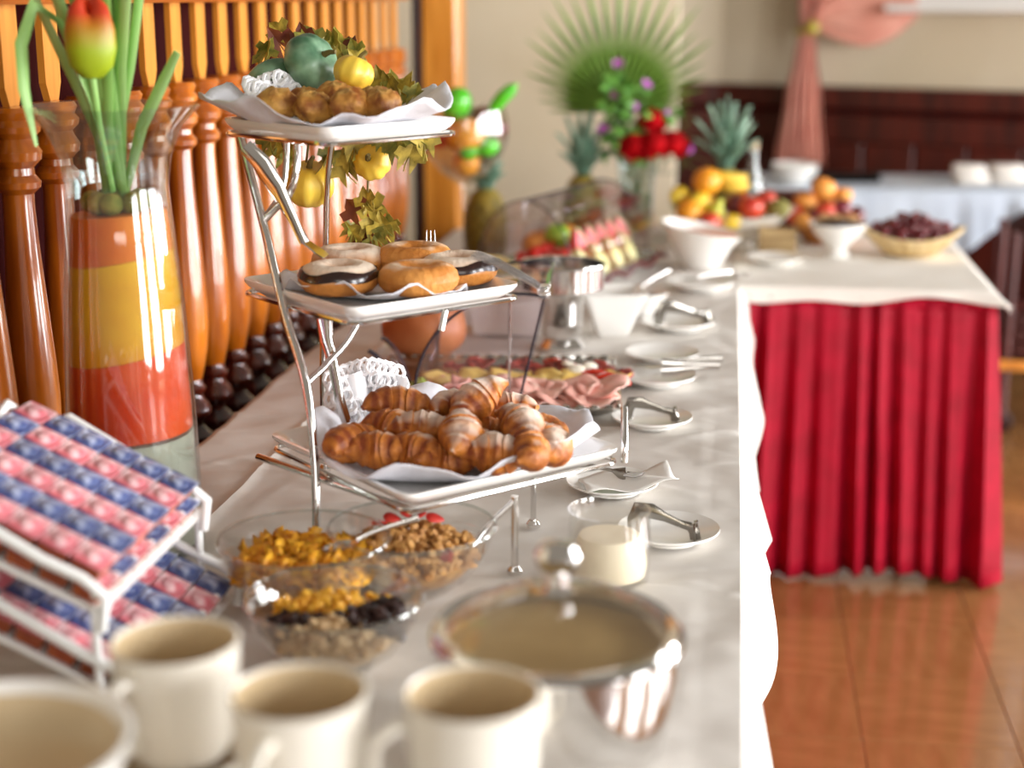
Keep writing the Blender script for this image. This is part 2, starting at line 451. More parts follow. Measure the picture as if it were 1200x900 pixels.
def s2f(u, v):
    Ltot = .575 + .95; s = u * Ltot; z = .72 - v * (.703 + .012 * math.sin(s * 13) * (1 if s < .575 else 0))
    fl_ = .012 + .03 * v
    a = pleat(s, v)
    if s < .575: return (.052 + s * (1 + .05 * v), 3.75 - fl_ * .8 - a, z)
    return (.627 + fl_ + a + .012 * v, 3.75 - fl_ * .8 + (s - .575), z)
s2.grid(s2f, 330, 16)
sk2 = tag(obj('table_skirt', s2, redcloth, thick=.0015), 'red pleated floor-length skirt around the side table', 'table skirt')
hb = B().grid(lambda u, v: (.05 + .585 * u, 3.742, .725 - .03 * v), 20, 1)
obj('header_band', hb, redcloth, sk2, thick=.003)
# ------------------------------------------------------------------ three-tier stand
def sqring(s, z, r, n=6, c=(0, 0), rz=0):
    o = []
    for k in range(4):
        cx = (s - r) * (1 if k in (0, 3) else -1); cy = (s - r) * (1 if k in (0, 1) else -1)
        for i in range(n):
            a = PI / 2 * k + PI / 2 * i / (n - 1)
            o.append(Vector((cx + r * math.cos(a), cy + r * math.sin(a), z)))
    M = Matrix.Rotation(rz, 4, 'Z')
    return [M @ p + Vector((c[0], c[1], 0)) for p in o]
def sqloft(b, rings, rz=0, c=(0, 0), cap0=True, cap1=True):
    n = 6; m = 24; vs = []; fs = []
    for (s, z, r) in rings: vs += sqring(s, z, r, n, c, rz)
    for i in range(len(rings) - 1):
        for k in range(m):
            l = (k + 1) % m; fs.append((i * m + k, i * m + l, (i + 1) * m + l, (i + 1) * m + k))
    if cap0: fs.append(tuple(range(m))[::-1])
    if cap1: fs.append(tuple((len(rings) - 1) * m + k for k in range(m)))
    return b.add(vs, fs)
TRAYS = [((-.36, 1.90, .842), .168, 45, 'bottom'), ((-.452, 1.955, 1.042), .135, 47, 'middle'), ((-.505, 1.975, 1.252), .112, 53, 'top')]
SB = Vector((-.42, 1.93, TT))
stand = thing('tiered_stand', 'chrome three-tier cascading stand holding square white plates of pastries', 'food stand', SB)
for (c, h, a, nm) in TRAYS:
    b = sqloft(B(), [(h * .80, 0, .015), (h * .84, .0, .018), (h * .97, .014, .02), (h, .020, .02), (h, .024, .02), (h * .95, .023, .02), (h * .86, .012, .018), (h * .82, .010, .016)], R(a))
    b.xf(Matrix.Translation(Vector(c) - SB)); pl = obj('plate', b, porc, stand); pl['label'] = nm + ' square white plate'
    ring = sqring(h * .98, .004, .02, 6, (0, 0), R(a))
    obj('support_ring', B().tube([p + Vector(c) - SB for p in ring], .0035, 8, closed=True), steel, stand)
def rod(name, pts, r=.0045, n=10):
    # smooth the polyline a little
    P = [Vector(p) for p in pts]; Q = []
    for i in range(len(P) - 1):
        p0 = P[max(i - 1, 0)]; p1 = P[i]; p2 = P[i + 1]; p3 = P[min(i + 2, len(P) - 1)]
        for k in range(5):
            t = k / 5
            Q.append(.5 * ((2 * p1) + (p2 - p0) * t + (2 * p0 - 5 * p1 + 4 * p2 - p3) * t * t + (3 * p1 - p0 - 3 * p2 + p3) * t ** 3))
    Q.append(P[-1])
    return obj(name, B().tube([q - SB for q in Q], r, n), steel, stand)
leg_pts = [(-.628, 1.935, 1.252), (-.59, 1.895, 1.15), (-.554, 1.86, 1.035), (-.519, 1.82, .956), (-.502, 1.79, .86), (-.497, 1.765, TT + .004)]
rod('leg', leg_pts, .0058)
lat = Vector((.262, .262, 0))
rod('leg', [(-.536, 2.06, 1.252), (-.555, 2.10, 1.20), (-.565, 2.12, 1.148), (-.57, 2.12, 1.044), (-.578, 2.12, .911), (-.58, 2.12, TT + .004)], .0045)
rod('leg', [(-.243, 1.746, .845), (-.243, 1.746, .79), (-.243, 1.746, TT + .004)], .0045)
rod('leg', [(-.242, 1.918, .845), (-.242, 1.918, .79), (-.242, 1.918, TT + .004)], .0040)
rod('bracket', [(-.59, 1.895, 1.15), (-.575, 1.90, 1.165), (-.555, 1.90, 1.185), (-.545, 1.90, 1.215), (-.545, 1.91, 1.252)], .0050)
rod('bracket', [(-.588, 1.90, 1.155), (-.572, 1.93, 1.19), (-.57, 1.95, 1.252)], .0042)
rod('bracket', [(-.519, 1.82, .956), (-.50, 1.86, .975), (-.48, 1.89, 1.00), (-.46, 1.92, 1.042)], .0045)
rod('bracket', [(-.352, 1.858, 1.022), (-.35, 1.862, 1.034), (-.348, 1.866, 1.046)], .0045)
rod('bracket', [(-.30, 1.70, .775), (-.275, 1.725, .81), (-.243, 1.746, .84)], .0038)
rod('bracket', [(-.605, 1.882, .838), (-.53, 1.826, .838), (-.45, 1.765, .838), (-.36, 1.696, .838)], .005)
rod('upright', [(-.122, 1.90, .846), (-.122, 1.905, .872), (-.126, 1.95, .905)], .005)
for (x, y) in ((-.497, 1.765), (-.58, 2.12), (-.243, 1.746), (-.242, 1.918)):
    obj('foot', B().lathe([(0, 0), (.009, 0), (.0095, .005), (.006, .01), (0, .01)], 12, (x - SB.x, y - SB.y, 0)), steel, stand)

# paper sheets and lace doilies on the plates
def sheet(rad, lift, r0, seed, n=72, m=14, z=0):
    rnd = random.Random(seed); ph = [rnd.uniform(0, 6.28) for _ in range(6)]
    def fn(u, v):
        a = 2 * PI * u; r = rad * v * (1 + .05 * math.sin(3 * a + ph[0]) + .025 * math.sin(7 * a + ph[1]))
        t = max(0, (v - r0) / (1 - r0))
        zz = lift * t * (1 + .35 * math.sin(2 * a + ph[2]) + .22 * math.sin(5 * a + ph[3])) + .006 * t * math.sin(9 * a + ph[4]) + .003 * t * math.sin(17 * a + ph[5])
        return (r * math.cos(a), r * math.sin(a), zz + z)
    return B().grid(fn, n, m, cu=True)
tag(obj('paper_liner', sheet(.185, .036, .72, 3), paper, loc=(-.345, 1.880, .857), thick=.0008), 'crinkled white paper under the croissants on the bottom plate', 'paper liner')
tag(obj('paper_liner', sheet(.125, .016, .66, 5), paper, loc=(-.452, 1.955, 1.056), thick=.0008), 'white paper under the donuts on the middle plate', 'paper liner')
tag(obj('paper_liner', sheet(.158, .034, .55, 9), paper, loc=(-.518, 1.975, 1.266), thick=.0008), 'upturned white paper under the pastries on the top plate', 'paper liner')
# lace doily standing up behind the croissants
def doily(seed, wd, ht):
    rnd = random.Random(seed); b = B()
    for r_ in range(5):
        for k in range(11):
            x = -wd / 2 + wd * (k + .5 * (r_ % 2)) / 11; z = ht * (r_ + .5) / 5 * (1 - .5 * abs(x / wd) ** 1.3)
            y = .014 * math.sin(x * 95 + r_) + .012 * math.sin(x * 41) + rnd.uniform(-.004, .004)
            pts = [(x + .0085 * math.cos(t * PI / 4), y + .003 * math.sin(t * PI / 2), z + .0105 * math.sin(t * PI / 4)) for t in range(8)]
            b.tube(pts, .0030, 5, closed=True)
    b.grid(lambda u, v: (-wd / 2 + wd * u, .014 * math.sin((u - .5) * wd * 95) + .012 * math.sin((u - .5) * wd * 41) + .006, ht * .85 * v * (1 - .5 * abs(u - .5) ** 1.3)), 30, 6)
    return b
tag(obj('lace_doily', doily(2, .105, .085), lace, loc=(-.472, 1.965, .868), rot=(R(-12), 0, R(18))), 'frilly white lace doily standing up behind the croissants', 'doily')
tag(obj('lace_doily', doily(4, .075, .035), lace, loc=(-.60, 2.02, 1.290), rot=(R(-30), 0, R(25))), 'frilly white lace doily at the left edge of the top plate', 'doily')

# croissants
def crust_mat(name, dust):
    m = dusted(name, '#7c340a', '#c67a2c', '#f3e8da', dust, 34)
    nt = m.node_tree; N = nt.nodes; L = nt.links
    rp = [n for n in N if n.type == 'VALTORGB'][0]; nz = rp.inputs[0].links[0].from_node
    tc = N.new('ShaderNodeTexCoord'); wv = N.new('ShaderNodeTexWave'); wv.inputs['Scale'].default_value = 19; wv.inputs['Distortion'].default_value = 2.2; wv.inputs['Detail Scale'].default_value = 2
    L.new(tc.outputs['Object'], wv.inputs['Vector'])
    mx = N.new('ShaderNodeMath'); mx.operation = 'MULTIPLY_ADD'; L.new(wv.outputs['Fac'], mx.inputs[0]); mx.inputs[1].default_value = .15
    sc = N.new('ShaderNodeMath'); sc.operation = 'MULTIPLY'; L.new(nz.outputs['Fac'], sc.inputs[0]); sc.inputs[1].default_value = .86
    L.new(sc.outputs[0], mx.inputs[2]); L.new(mx.outputs[0], rp.inputs[0])
    return m
crust = crust_mat('croissant_crust', .10); crust_s = crust_mat('sugared_croissant_crust', .50)
def croissant(seed, L=.088, rr=.0235, bend=75):
    rnd = random.Random(seed); n = 45; pts = []; rad = []
    for i in range(n):
        t = i / (n - 1); a = R(bend) * (t - .5); Rb = L / R(bend)
        pts.append((Rb * math.sin(a), Rb * (math.cos(a) - math.cos(R(bend) / 2)), .002 * math.sin(9 * t)))
        q_ = abs(2 * t - 1) * 3.2; seg = q_ % 1.0; e = math.sin(PI * min(max(t, .02), .98)) ** .8
        rad.append(rr * e * (1.06 - .17 * seg) + .0012)
    return B().tube(pts, rad, 14, flat=.9)
cr_mesh = [[croissant(s, L, r_, bd).mesh('croissant', cm_, True, 65) for cm_ in (crust, crust_s)] for s, L, r_, bd in ((1, .101, .026, 85), (2, .094, .025, 115), (3, .094, .027, 55), (4, .088, .0235, 130))]
CR = [(-.452, 1.765, .888, 60, 0, 0, 'croissant at the left end of the pile, beside the chrome leg'),
      (-.425, 1.742, .882, 8, 0, 1, 'croissant at front left of the pile, resting on the paper'),
      (-.380, 1.745, .878, -10, 0, 3, 'small croissant half sunk in the paper at the front of the pile'),
      (-.418, 1.860, .925, 14, 4, 0, 'long dark croissant on top of the pile, next to the doily'),
      (-.425, 1.800, .905, -25, 0, 1, 'croissant under the long dark one at left of the pile'),
      (-.375, 1.800, .904, 5, 0, 2, 'sugar-topped straight croissant at the middle left of the pile'),
      (-.325, 1.770, .918, -82, 18, 2, 'plump striped croissant pointing its tip straight at the viewer'),
      (-.330, 1.870, .925, 35, 0, 3, 'dark croissant behind the plump one pointing at the viewer'),
      (-.295, 1.855, .948, 52, -24, 0, 'pale sugared croissant sticking up at the top of the pile'),
      (-.262, 1.742, .884, 6, 0, 2, 'small pale croissant lying at front right on the paper'),
      (-.252, 1.800, .918, -58, 12, 0, 'sugared croissant sloping down at the right of the pile'),
      (-.216, 1.785, .895, -70, 10, 1, 'croissant at the far right end of the pile'),
      (-.292, 1.762, .888, -40, 0, 3, 'croissant tucked under the plump one in front'),
      (-.360, 1.850, .888, 30, 0, 0, 'croissant buried in the middle of the pile'),
      (-.285, 1.830, .890, 10, 0, 1, 'dark croissant in the shadowed middle right of the pile'),
      (-.225, 1.860, .885, -20, 0, 2, 'croissant at the back right of the pile'),
      (-.330, 1.735, .872, 2, 0, 3, 'croissant mostly hidden by paper at the front centre'),
      (-.270, 1.905, .915, 20, 0, 1, 'croissant at the back of the pile behind the upright sugared one'),
      (-.240, 1.745, .905, -75, 14, 3, 'small croissant leaning at the right front of the pile')]
for (x, y, z, yaw, pit, k, lb) in CR:
    tag(obj('croissant', cr_mesh[k][1 if ('sugar' in lb or 'plump' in lb or 'pale' in lb or 'far right' in lb) else 0], None, loc=(-.33 + (x + .33) * .92, 1.81 + (y - 1.81) * .92 + .012, .872 + (z - .87) * .62 + .008), rot=(R(random.uniform(-12, 12)), R(pit), R(yaw))), lb, 'croissant', 'croissants on the bottom plate')

# donuts
dough = dusted('donut_dough', '#b06a22', '#d9964a', '#efe2cf', .12, 20)
dough_s = dusted('sugared_dough', '#b06a22', '#d9964a', '#e6d8c6', .75, 20)
choc = mat('chocolate_icing', '#1c0a06', .25, col2='#2a110a', scale=20, coat=.4)
def torus(Rr, r, h=.9, n=28, m=14): 
    return B().grid(lambda u, v: ((Rr + r * math.cos(2 * PI * v)) * math.cos(2 * PI * u), (Rr + r * math.cos(2 * PI * v)) * math.sin(2 * PI * u), r * h * math.sin(2 * PI * v)), n, m, cu=True)
dm = torus(.031, .0215).mesh('dough', dough); dms = torus(.031, .0215).mesh('dough', dough_s)
def icing():
    def fn(u, v):
        a = 2 * PI * u; t = .05 + .10 * math.sin(5 * a) + (.62 + .1 * math.sin(3 * a)) * v
        return ((.031 + .0226 * math.cos(t)) * math.cos(a), (.031 + .0226 * math.cos(t)) * math.sin(a), .0226 * .92 * math.sin(t))
    return B().grid(fn, 30, 10, cu=True)
icm = icing().mesh('icing', choc)
DN = [(-.492, 1.895, 1.079, 0, 1, 'sugared donut with dark icing at the front left of the middle plate'),
      (-.505, 2.006, 1.082, 1, 0, 'white sugared donut at the back left of the middle plate'),
      (-.418, 2.020, 1.085, 2, 0, 'golden plain donut standing highest at the back of the middle plate'),
      (-.390, 1.905, 1.079, 2, 0, 'golden plain donut at the front of the middle plate'),
      (-.352, 1.985, 1.079, 0, 1, 'donut with dark icing at the right of the middle plate')]
for (x, y, z, kd, ic, lb) in DN:
    t = thing('donut', lb, 'donut', (x, y, z - .019), random.uniform(0, 6), 'donuts on the middle plate')
    obj('dough', dms if kd < 2 else dm, None, t, (0, 0, .0195))
    if ic: obj('icing', icm, None, t, (0, 0, .0195))

# savoury pastries on the top plate
past = dusted('puff_pastry', '#8a4a14', '#e0a850', '#e8c070', .25, 32)
pm = [B().blob((0, 0, .018), (.030, .026, .020), 16, 10, lambda v: v * (1 + .12 * math.sin(5 * math.atan2(v.y, v.x)) * (v.z > -.3) + .08 * math.sin(v.x * 9 + v.z * 7))).mesh('pastry', past, True, 85),
      B().blob((0, 0, .016), (.026, .024, .019), 16, 10, lambda v: v * (1 + .16 * math.sin(4 * math.atan2(v.y, v.x) + 3 * v.z))).mesh('pastry', past, True, 85)]
PS = [(-.578, 1.935, 1.278, 0, 'golden pastry at the left end of the top plate'), (-.555, 1.995, 1.278, 1, 'pastry at the back left of the top plate'),
      (-.515, 1.990, 1.283, 0, 'pastry at the back middle of the top plate'), (-.530, 1.925, 1.277, 1, 'pastry in front behind the curled paper on the top plate'),
      (-.478, 1.925, 1.278, 0, 'dark-topped pastry at the front of the top plate'), (-.462, 1.985, 1.280, 1, 'pastry below the yellow gourd on the top plate'),
      (-.442, 1.945, 1.278, 0, 'pastry at the right end of the top plate'), (-.498, 2.03, 1.280, 1, 'pastry at the rear corner of the top plate')]
for (x, y, z, k, lb) in PS:
    tag(obj('pastry', pm[k], None, loc=(x, y, z), rot=(R(random.uniform(-10, 10)), R(random.uniform(-10, 10)), random.uniform(0, 6))), lb, 'pastry', 'pastries on the top plate')

# gourds
ygourd = mat('yellow_gourd', '#d8a51c', .4, col2='#ecc94a', scale=12, coat=.15)
ggourd = mat('green_gourd', '#2f5a3c', .4, col2='#86a886', scale=22, coat=.15)
stemm = mat('dry_stem', '#6a5a28', .8)
leaf_g = mat('autumn_leaf_green', '#5c661a', .6, col2='#b0a040', scale=60, rnd=.25)
leaf_y = mat('autumn_leaf_yellow', '#c8ae44', .6, col2='#7a6a1c', scale=60, rnd=.2)
leaf_r = mat('autumn_leaf_brown', '#5a1c10', .6, col2='#8a4a1a', scale=30, rnd=.2)
def gourd_b(r, h, ribs=9): 
    return B().blob((0, 0, 0), (r, r, h), 36, 14, lambda v: Vector((v.x * (1 + .09 * abs(math.cos(ribs / 2 * math.atan2(v.y, v.x))) - .05), v.y * (1 + .09 * abs(math.cos(ribs / 2 * math.atan2(v.y, v.x))) - .05), v.z * (1 - .25 * max(0, 1 - (v.x ** 2 + v.y ** 2) * 4)))))
def gourd(lb, loc, r, h, m, rot=(0, 0, 0), parent=None):
    if parent:
        o = obj('gourd', gourd_b(r, h), m, parent, loc, rot)
        obj('stem', B().tube([(0, 0, h * .7), (.002, 0, h * 1.1), (.006, 0, h * 1.3)], [.005, .0035, .003], 7), stemm, o)
        return o
    t = thing('gourd', lb, 'gourd', loc, rot=rot)
    obj('flesh', gourd_b(r, h), m, t); obj('stem', B().tube([(0, 0, h * .7), (.002, 0, h * 1.1), (.006, 0, h * 1.35)], [.005, .0035, .003], 7), stemm, t)
    return t
gourd('ribbed green gourd lying behind the pastries on the top plate', (-.566, 2.065, 1.342), .040, .032, ggourd, (R(20), R(60), 0))
gourd('round yellow gourd resting on the pastries of the top plate', (-.500, 2.035, 1.330), .027, .024, ygourd, (R(-15), R(20), 0))
gourd('slim dark green gourd at the back left of the top plate', (-.625, 2.065, 1.325), .020, .034, ggourd, (0, R(65), R(20)))
def leaf_mesh(name, m, s=.03):
    # five-lobed leaf with a central fold and thickness
    out = []
    for k in range(21):
        a = R(-160 + 320 * k / 20); lob = .55 + .45 * abs(math.cos(2.25 * a)) ** 1.5
        r_ = s * lob * (1 + .10 * math.cos(11 * a)); out.append((r_ * math.sin(a), r_ * math.cos(a)))
    n = len(out); vs = [(0, 0, 0)] + [(x, y, .28 * abs(x) + .10 * s * math.sin(y * 120)) for x, y in out]
    vs2 = [(x, y, z - .0006) for x, y, z in vs]
    fs = [(0, i + 1, i + 2) for i in range(n - 1)]; N = n + 1
    f2 = [(N, N + i + 2, N + i + 1) for i in range(n - 1)] + [(i + 1, N + i + 1, N + i + 2, i + 2) for i in range(n - 1)]
    b = B().add(vs + vs2, fs + f2); b.tube([(0, 0, 0), (0, -s * .5, -.003), (.003, -s * .95, -.008)], .0009, 5)
    return b.mesh(name, m, True, 60)
lfm = [leaf_mesh('leaf', leaf_g, .024), leaf_mesh('leaf', leaf_y, .024), leaf_mesh('leaf', leaf_r, .024)]
gl = thing('autumn_garland', 'garland of autumn leaves and yellow gourds draped behind the top plate', 'garland', (-.52, 2.10, 1.27))
GB = Vector((-.52, 2.10, 1.27))
def vine(pts): obj('vine', B().tube([Vector(p) - GB for p in pts], .0018, 6), stemm, gl)
vine([(-.66, 2.10, 1.31), (-.60, 2.115, 1.30), (-.52, 2.12, 1.285), (-.46, 2.12, 1.28), (-.40, 2.06, 1.275)])
vine([(-.50, 2.12, 1.285), (-.505, 2.135, 1.22), (-.512, 2.15, 1.16), (-.515, 2.155, 1.09)])
vine([(-.585, 2.115, 1.295), (-.59, 2.13, 1.24), (-.597, 2.135, 1.20)])
vine([(-.625, 2.11, 1.305), (-.63, 2.12, 1.24), (-.625, 2.13, 1.21)])
gourd('', Vector((-.597, 2.145, 1.168)) - GB, .036, .034, ygourd, (R(18), R(8), 0), gl)
gourd('', Vector((-.502, 2.14, 1.202)) - GB, .027, .024, ygourd, (R(70), R(-20), 0), gl)
LV = [(-.65, 2.13, 1.35, 0), (-.635, 2.15, 1.365, 2), (-.60, 2.15, 1.375, 2), (-.575, 2.16, 1.36, 0), (-.555, 2.16, 1.362, 0), (-.535, 2.15, 1.36, 2), (-.52, 2.13, 1.355, 0), (-.48, 2.11, 1.315, 1), (-.465, 2.11, 1.31, 0),
      (-.44, 2.10, 1.308, 1), (-.64, 2.13, 1.22, 1), (-.625, 2.13, 1.205, 0), (-.565, 2.14, 1.21, 0), (-.535, 2.14, 1.205, 1), (-.525, 2.13, 1.225, 1), (-.48, 2.13, 1.235, 0), (-.46, 2.11, 1.222, 0), (-.44, 2.10, 1.215, 1), (-.415, 2.08, 1.235, 1),
      (-.515, 2.15, 1.145, 1), (-.53, 2.15, 1.13, 2), (-.505, 2.15, 1.12, 1), (-.535, 2.15, 1.10, 0), (-.49, 2.15, 1.105, 1), (-.50, 2.15, 1.09, 0), (-.52, 2.155, 1.085, 2), (-.405, 2.05, 1.262, 1), (-.425, 2.07, 1.30, 0)]
LV += [(x + random.uniform(-.018, .018), y + random.uniform(-.01, .01), z + random.uniform(-.018, .018), random.choice((0, 1, 1))) for (x, y, z, k) in LV]
for (x, y, z, k) in LV:
    o = obj('leaf', lfm[k], None, gl, Vector((x, y, z)) - GB, (R(70 + random.uniform(-35, 35)), R(random.uniform(-50, 50)), R(random.uniform(-40, 40))))
    s_ = random.uniform(.75, 1.1); o.scale = (s_, s_, s_)

# serving tongs on the stand
def strip(pts, wd, th=.0012, up=(0, 1, 0)):
    return B().tube(pts, [wd] * len(pts) if not isinstance(wd, list) else wd, 8, flat=None if th is None else th / (wd if not isinstance(wd, list) else max(wd)), up=up)
tg = thing('serving_tongs', 'silver serving tongs leaning from the donuts up against the top plate', 'tongs', (-.514, 1.90, 1.10))
TB = Vector((-.514, 1.90, 1.10)); V = lambda *a: Vector(a) - TB
obj('arm', strip([V(-.607, 1.888, 1.246), V(-.585, 1.888, 1.224), V(-.566, 1.888, 1.196), V(-.548, 1.888, 1.155), V(-.535, 1.888, 1.124)], [.010, .012, .009, .007, .006], .003), steel, tg)
obj('arm', strip([V(-.607, 1.905, 1.246), V(-.592, 1.905, 1.215), V(-.572, 1.905, 1.185), V(-.55, 1.905, 1.145), V(-.536, 1.905, 1.122)], [.008, .009, .008, .006, .005], .003), steel, tg)
obj('spatula_head', B().prism([(-.016, 0), (-.010, .028), (.010, .028), (.016, 0), (.014, -.012), (-.014, -.012)], -.001, .001, Matrix.Translation((-.005, 0, .012)) @ Matrix.Rotation(R(35), 4, 'Y') @ Matrix.Rotation(R(90), 4, 'Z') ), steel, tg, smooth=False)
tg2 = thing('serving_tongs', 'silver tongs standing between the croissants and the middle plate', 'tongs', (-.488, 1.88, .94))
obj('arm', strip([(-.022, .0, .088), (-.02, 0, .06), (-.012, 0, .03), (-.004, 0, -.02), (.004, 0, -.05)], [.009, .008, .006, .0055, .006], .003), steel, tg2)
obj('arm', strip([(-.022, .012, .088), (-.022, .014, .06), (-.016, .014, .03), (-.006, .013, -.02), (.002, .012, -.05)], [.009, .008, .006, .0055, .006], .003), steel, tg2)
tg3 = thing('plastic_tongs', 'clear ribbed plastic tongs at the right edge of the middle plate', 'tongs', (-.30, 1.965, 1.07))
for k in range(6):
    obj('prong', B().tube([(-.03 + .002 * k, -.012 + .006 * k, .035 - .002 * abs(k - 2)), (.0, -.010 + .006 * k, .022), (.05, -.008 + .004 * k, -.004), (.062, -.006 + .003 * k, -.012)], .0034, 7), plastic, tg3)
obj('hinge', B().box((.064, .001, -.013), (.014, .03, .012), .003), plastic, tg3)
tg4 = thing('serving_fork', 'small silver fork with tines up among the donuts', 'fork', (-.402, 2.05, 1.085))
for k in range(3): obj('tine', B().tube([(.006 * (k - 1), 0, 0), (.006 * (k - 1), .0, .02), (.0055 * (k - 1), .002, .034)], [.0018, .0018, .001], 6), steel, tg4)
obj('neck', B().tube([(0, 0, .002), (0, -.002, -.012), (0, -.004, -.028)], [.009, .004, .003], 8, flat=.4), steel, tg4)
# ------------------------------------------------------------------ cold cuts under the acrylic hood
cct = thing('display_tray', 'silver tray with embossed border carrying sliced ham and cheese', 'tray', (-.395, 2.62, TT))
b = B()
def rect_loft(rings):
    b = B(); vs = []; fs = []
    for (hx, hy, z) in rings: vs += [(hx, hy, z), (-hx, hy, z), (-hx, -hy, z), (hx, -hy, z)]
    for i in range(len(rings) - 1):
        for k in range(4): fs.append((i * 4 + k, i * 4 + (k + 1) % 4, i * 4 + 4 + (k + 1) % 4, i * 4 + 4 + k))
    m = len(rings) - 1
    fs.append((3, 2, 1, 0)); fs.append((m * 4, m * 4 + 1, m * 4 + 2, m * 4 + 3)); return b.add(vs, fs)
cct.rotation_euler = (0, 0, R(6))
obj('tray_body', rect_loft([(.18, .155, 0), (.205, .178, .016), (.215, .19, .02), (.215, .19, .023), (.20, .175, .021), (.178, .153, .010)]), silver, cct, smooth=False)
for sx in (-1, 1):
    for k in range(15):
        obj('embossed_bead', B().blob((sx * .208, -.168 + .024 * k, .0235), (.005, .008, .003), 8, 6), silver, cct)
for sy in (-1, 1):
    for k in range(17):
        obj('embossed_bead', B().blob((-.192 + .024 * k, sy * .183, .0235), (.008, .005, .003), 8, 6), silver, cct)
# hood: sector-shaped ends, curved shell, dark edges
hd = thing('acrylic_hood', 'clear acrylic roll-top hood rolled open over the cold cuts', 'food cover', (-.335, 2.47, TT + .03))
hd.rotation_euler = (0, 0, R(4))
Rh = .178; A0, A1 = R(180), R(77); Lh = .32
arc = [(Rh * math.cos(A0 + (A1 - A0) * i / 20), Rh * math.sin(A0 + (A1 - A0) * i / 20)) for i in range(21)]
obj('shell', B().grid(lambda u, v: (Rh * math.cos(A0 + (A1 - A0) * u), Lh * v, Rh * math.sin(A0 + (A1 - A0) * u)), 20, 2), acryl, hd, thick=.003)
edge_m = mat('acrylic_edge', '#2a2430', .15, spec=.8)
for yy in (0, Lh):
    poly = [(0, 0)] + arc
    obj('end_panel', B().prism(poly, -.0015, .0015, Matrix.Translation((0, yy, 0)) @ Matrix.Rotation(R(90), 4, 'X')), acryl, hd, smooth=False)
    obj('edge_trim', B().tube([(x, yy, z) for x, z in arc], .0030, 6), edge_m, hd)
    obj('edge_trim', B().tube([(0, yy, 0), (arc[-1][0], yy, arc[-1][1])], .0025, 6), edge_m, hd)
obj('front_bar', B().tube([(arc[-1][0], 0, arc[-1][1]), (arc[-1][0], Lh, arc[-1][1])], .004, 8), glass_t, hd)
obj('support_rod', B().tube([(-.02, .02, 0), (-.018, .02, .165)], .0022, 8), steel, hd)
obj('latch', B().box((arc[-1][0], 0, arc[-1][1] + .004), (.02, .02, .018), .004), plastic, hd)
# second, rolled-back flap leaning at the left end
fp = thing('acrylic_flap', 'clear acrylic flap with dark edges leaning at the left of the cold cuts tray', 'food cover', (-.556, 2.46, TT + .024))
obj('panel', B().grid(lambda u, v: (-.035 + .05 * u + .012 * math.sin(PI * v), .10 * v, .082 * (1 - u) + .018 * math.sin(PI * u)), 12, 10), acryl, fp, thick=.003)
for q in (0, 1):
    obj('edge_trim', B().tube([(-.035 + .05 * t / 8 + .0, .10 * q, .082 * (1 - t / 8) + .018 * math.sin(PI * t / 8)) for t in range(9)], .004, 6), edge_m, fp)
ham = mat('ham', '#dd9a8c', .42, col2='#f2c4b6', scale=28, sss=.1, rnd=.08)
cheese = mat('cheese', '#dcb85a', .45, col2='#ead089', scale=10, rnd=.05, sss=.1)
salami = mat('salami', '#5a1512', .45, col2='#a8453a', scale=90, lo=.4, hi=.62, rnd=.12)
pepper = mat('red_pepper', '#c0200c', .25, col2='#d8391a', scale=12, coat=.3)
egg_w = mat('egg_white', '#f0ead8', .35)
lett = mat('lettuce', '#7c9a2c', .5, col2='#b9c75c', scale=25)
def slice_b(r, fold, seed, sq=False):
    rnd = random.Random(seed); p = [rnd.uniform(0, 6) for _ in range(4)]
    def fn(u, v):
        a = 2 * PI * u; k = r * v * (1 + .05 * math.sin(3 * a + p[0]))
        if sq: k *= .86 / max(abs(math.cos(a)), abs(math.sin(a)))
        x, y = k * math.cos(a), k * math.sin(a)
        z = fold * (math.sin(x / r * 3.2 + p[1]) + .5 * math.sin(y / r * 4 + p[2]) + .3 * math.sin((x + y) / r * 7 + p[3]))
        return (x, y * .8, z + fold * 1.8)
    return B().grid(fn, 24, 5, cu=True)
hm = [slice_b(.048, .007, s) for s in range(4)]; hmm = [h.mesh('ham_slice', ham) for h in hm]
cm = [slice_b(.045, .0045, s + 10, True).mesh('cheese_slice', cheese) for s in range(3)]
sm = [slice_b(.028, .004, s + 20).mesh('salami_slice', salami) for s in range(3)]
zc = TT + .012
names = ['at the left end of the front ham row', 'second from the left in the front ham row', 'in the middle of the front ham row', 'second from the right in the front ham row', 'at the right end of the front ham row']
def slc(name, me, x, y, z, lb, cat, g):
    o = obj(name, me, None, loc=(x, y, z), rot=(R(random.uniform(2, 16)), R(random.uniform(-8, 8)), R(random.uniform(-50, 50)))); o.modifiers.new('t', 'SOLIDIFY').thickness = .002
    tag(o, lb, cat, g)
for r_, (yy, zz, n, w0) in enumerate(((2.488, zc, 6, 0), (2.525, zc + .010, 6, .02))):
    for k in range(n):
        slc('ham_slice', hmm[(k + r_) % 4], -.49 + w0 + .054 * k, yy + random.uniform(-.006, .006) + .004 * k, zz + .003 * (k % 2), 'folded pink ham slice in the ' + ('front row nearest the tray edge' if r_ == 0 else 'second row before the cheese'), 'ham', ('front' if r_ == 0 else 'second') + ' row of ham slices')
for k in range(6):
    slc('cheese_slice', cm[k % 3], -.48 + .056 * k, 2.588 + .004 * k, zc + .012 + .003 * (k % 2), 'yellow cheese slice in the row behind the ham', 'cheese', 'cheese slices on the silver tray')
for k in range(9):
    slc('salami_slice', sm[k % 3], -.47 + .036 * k, 2.655 + .012 * (k % 2), zc + .016 + .006 * (k % 2), 'dark salami slice in the row behind the cheese', 'salami', 'salami slices on the silver tray')
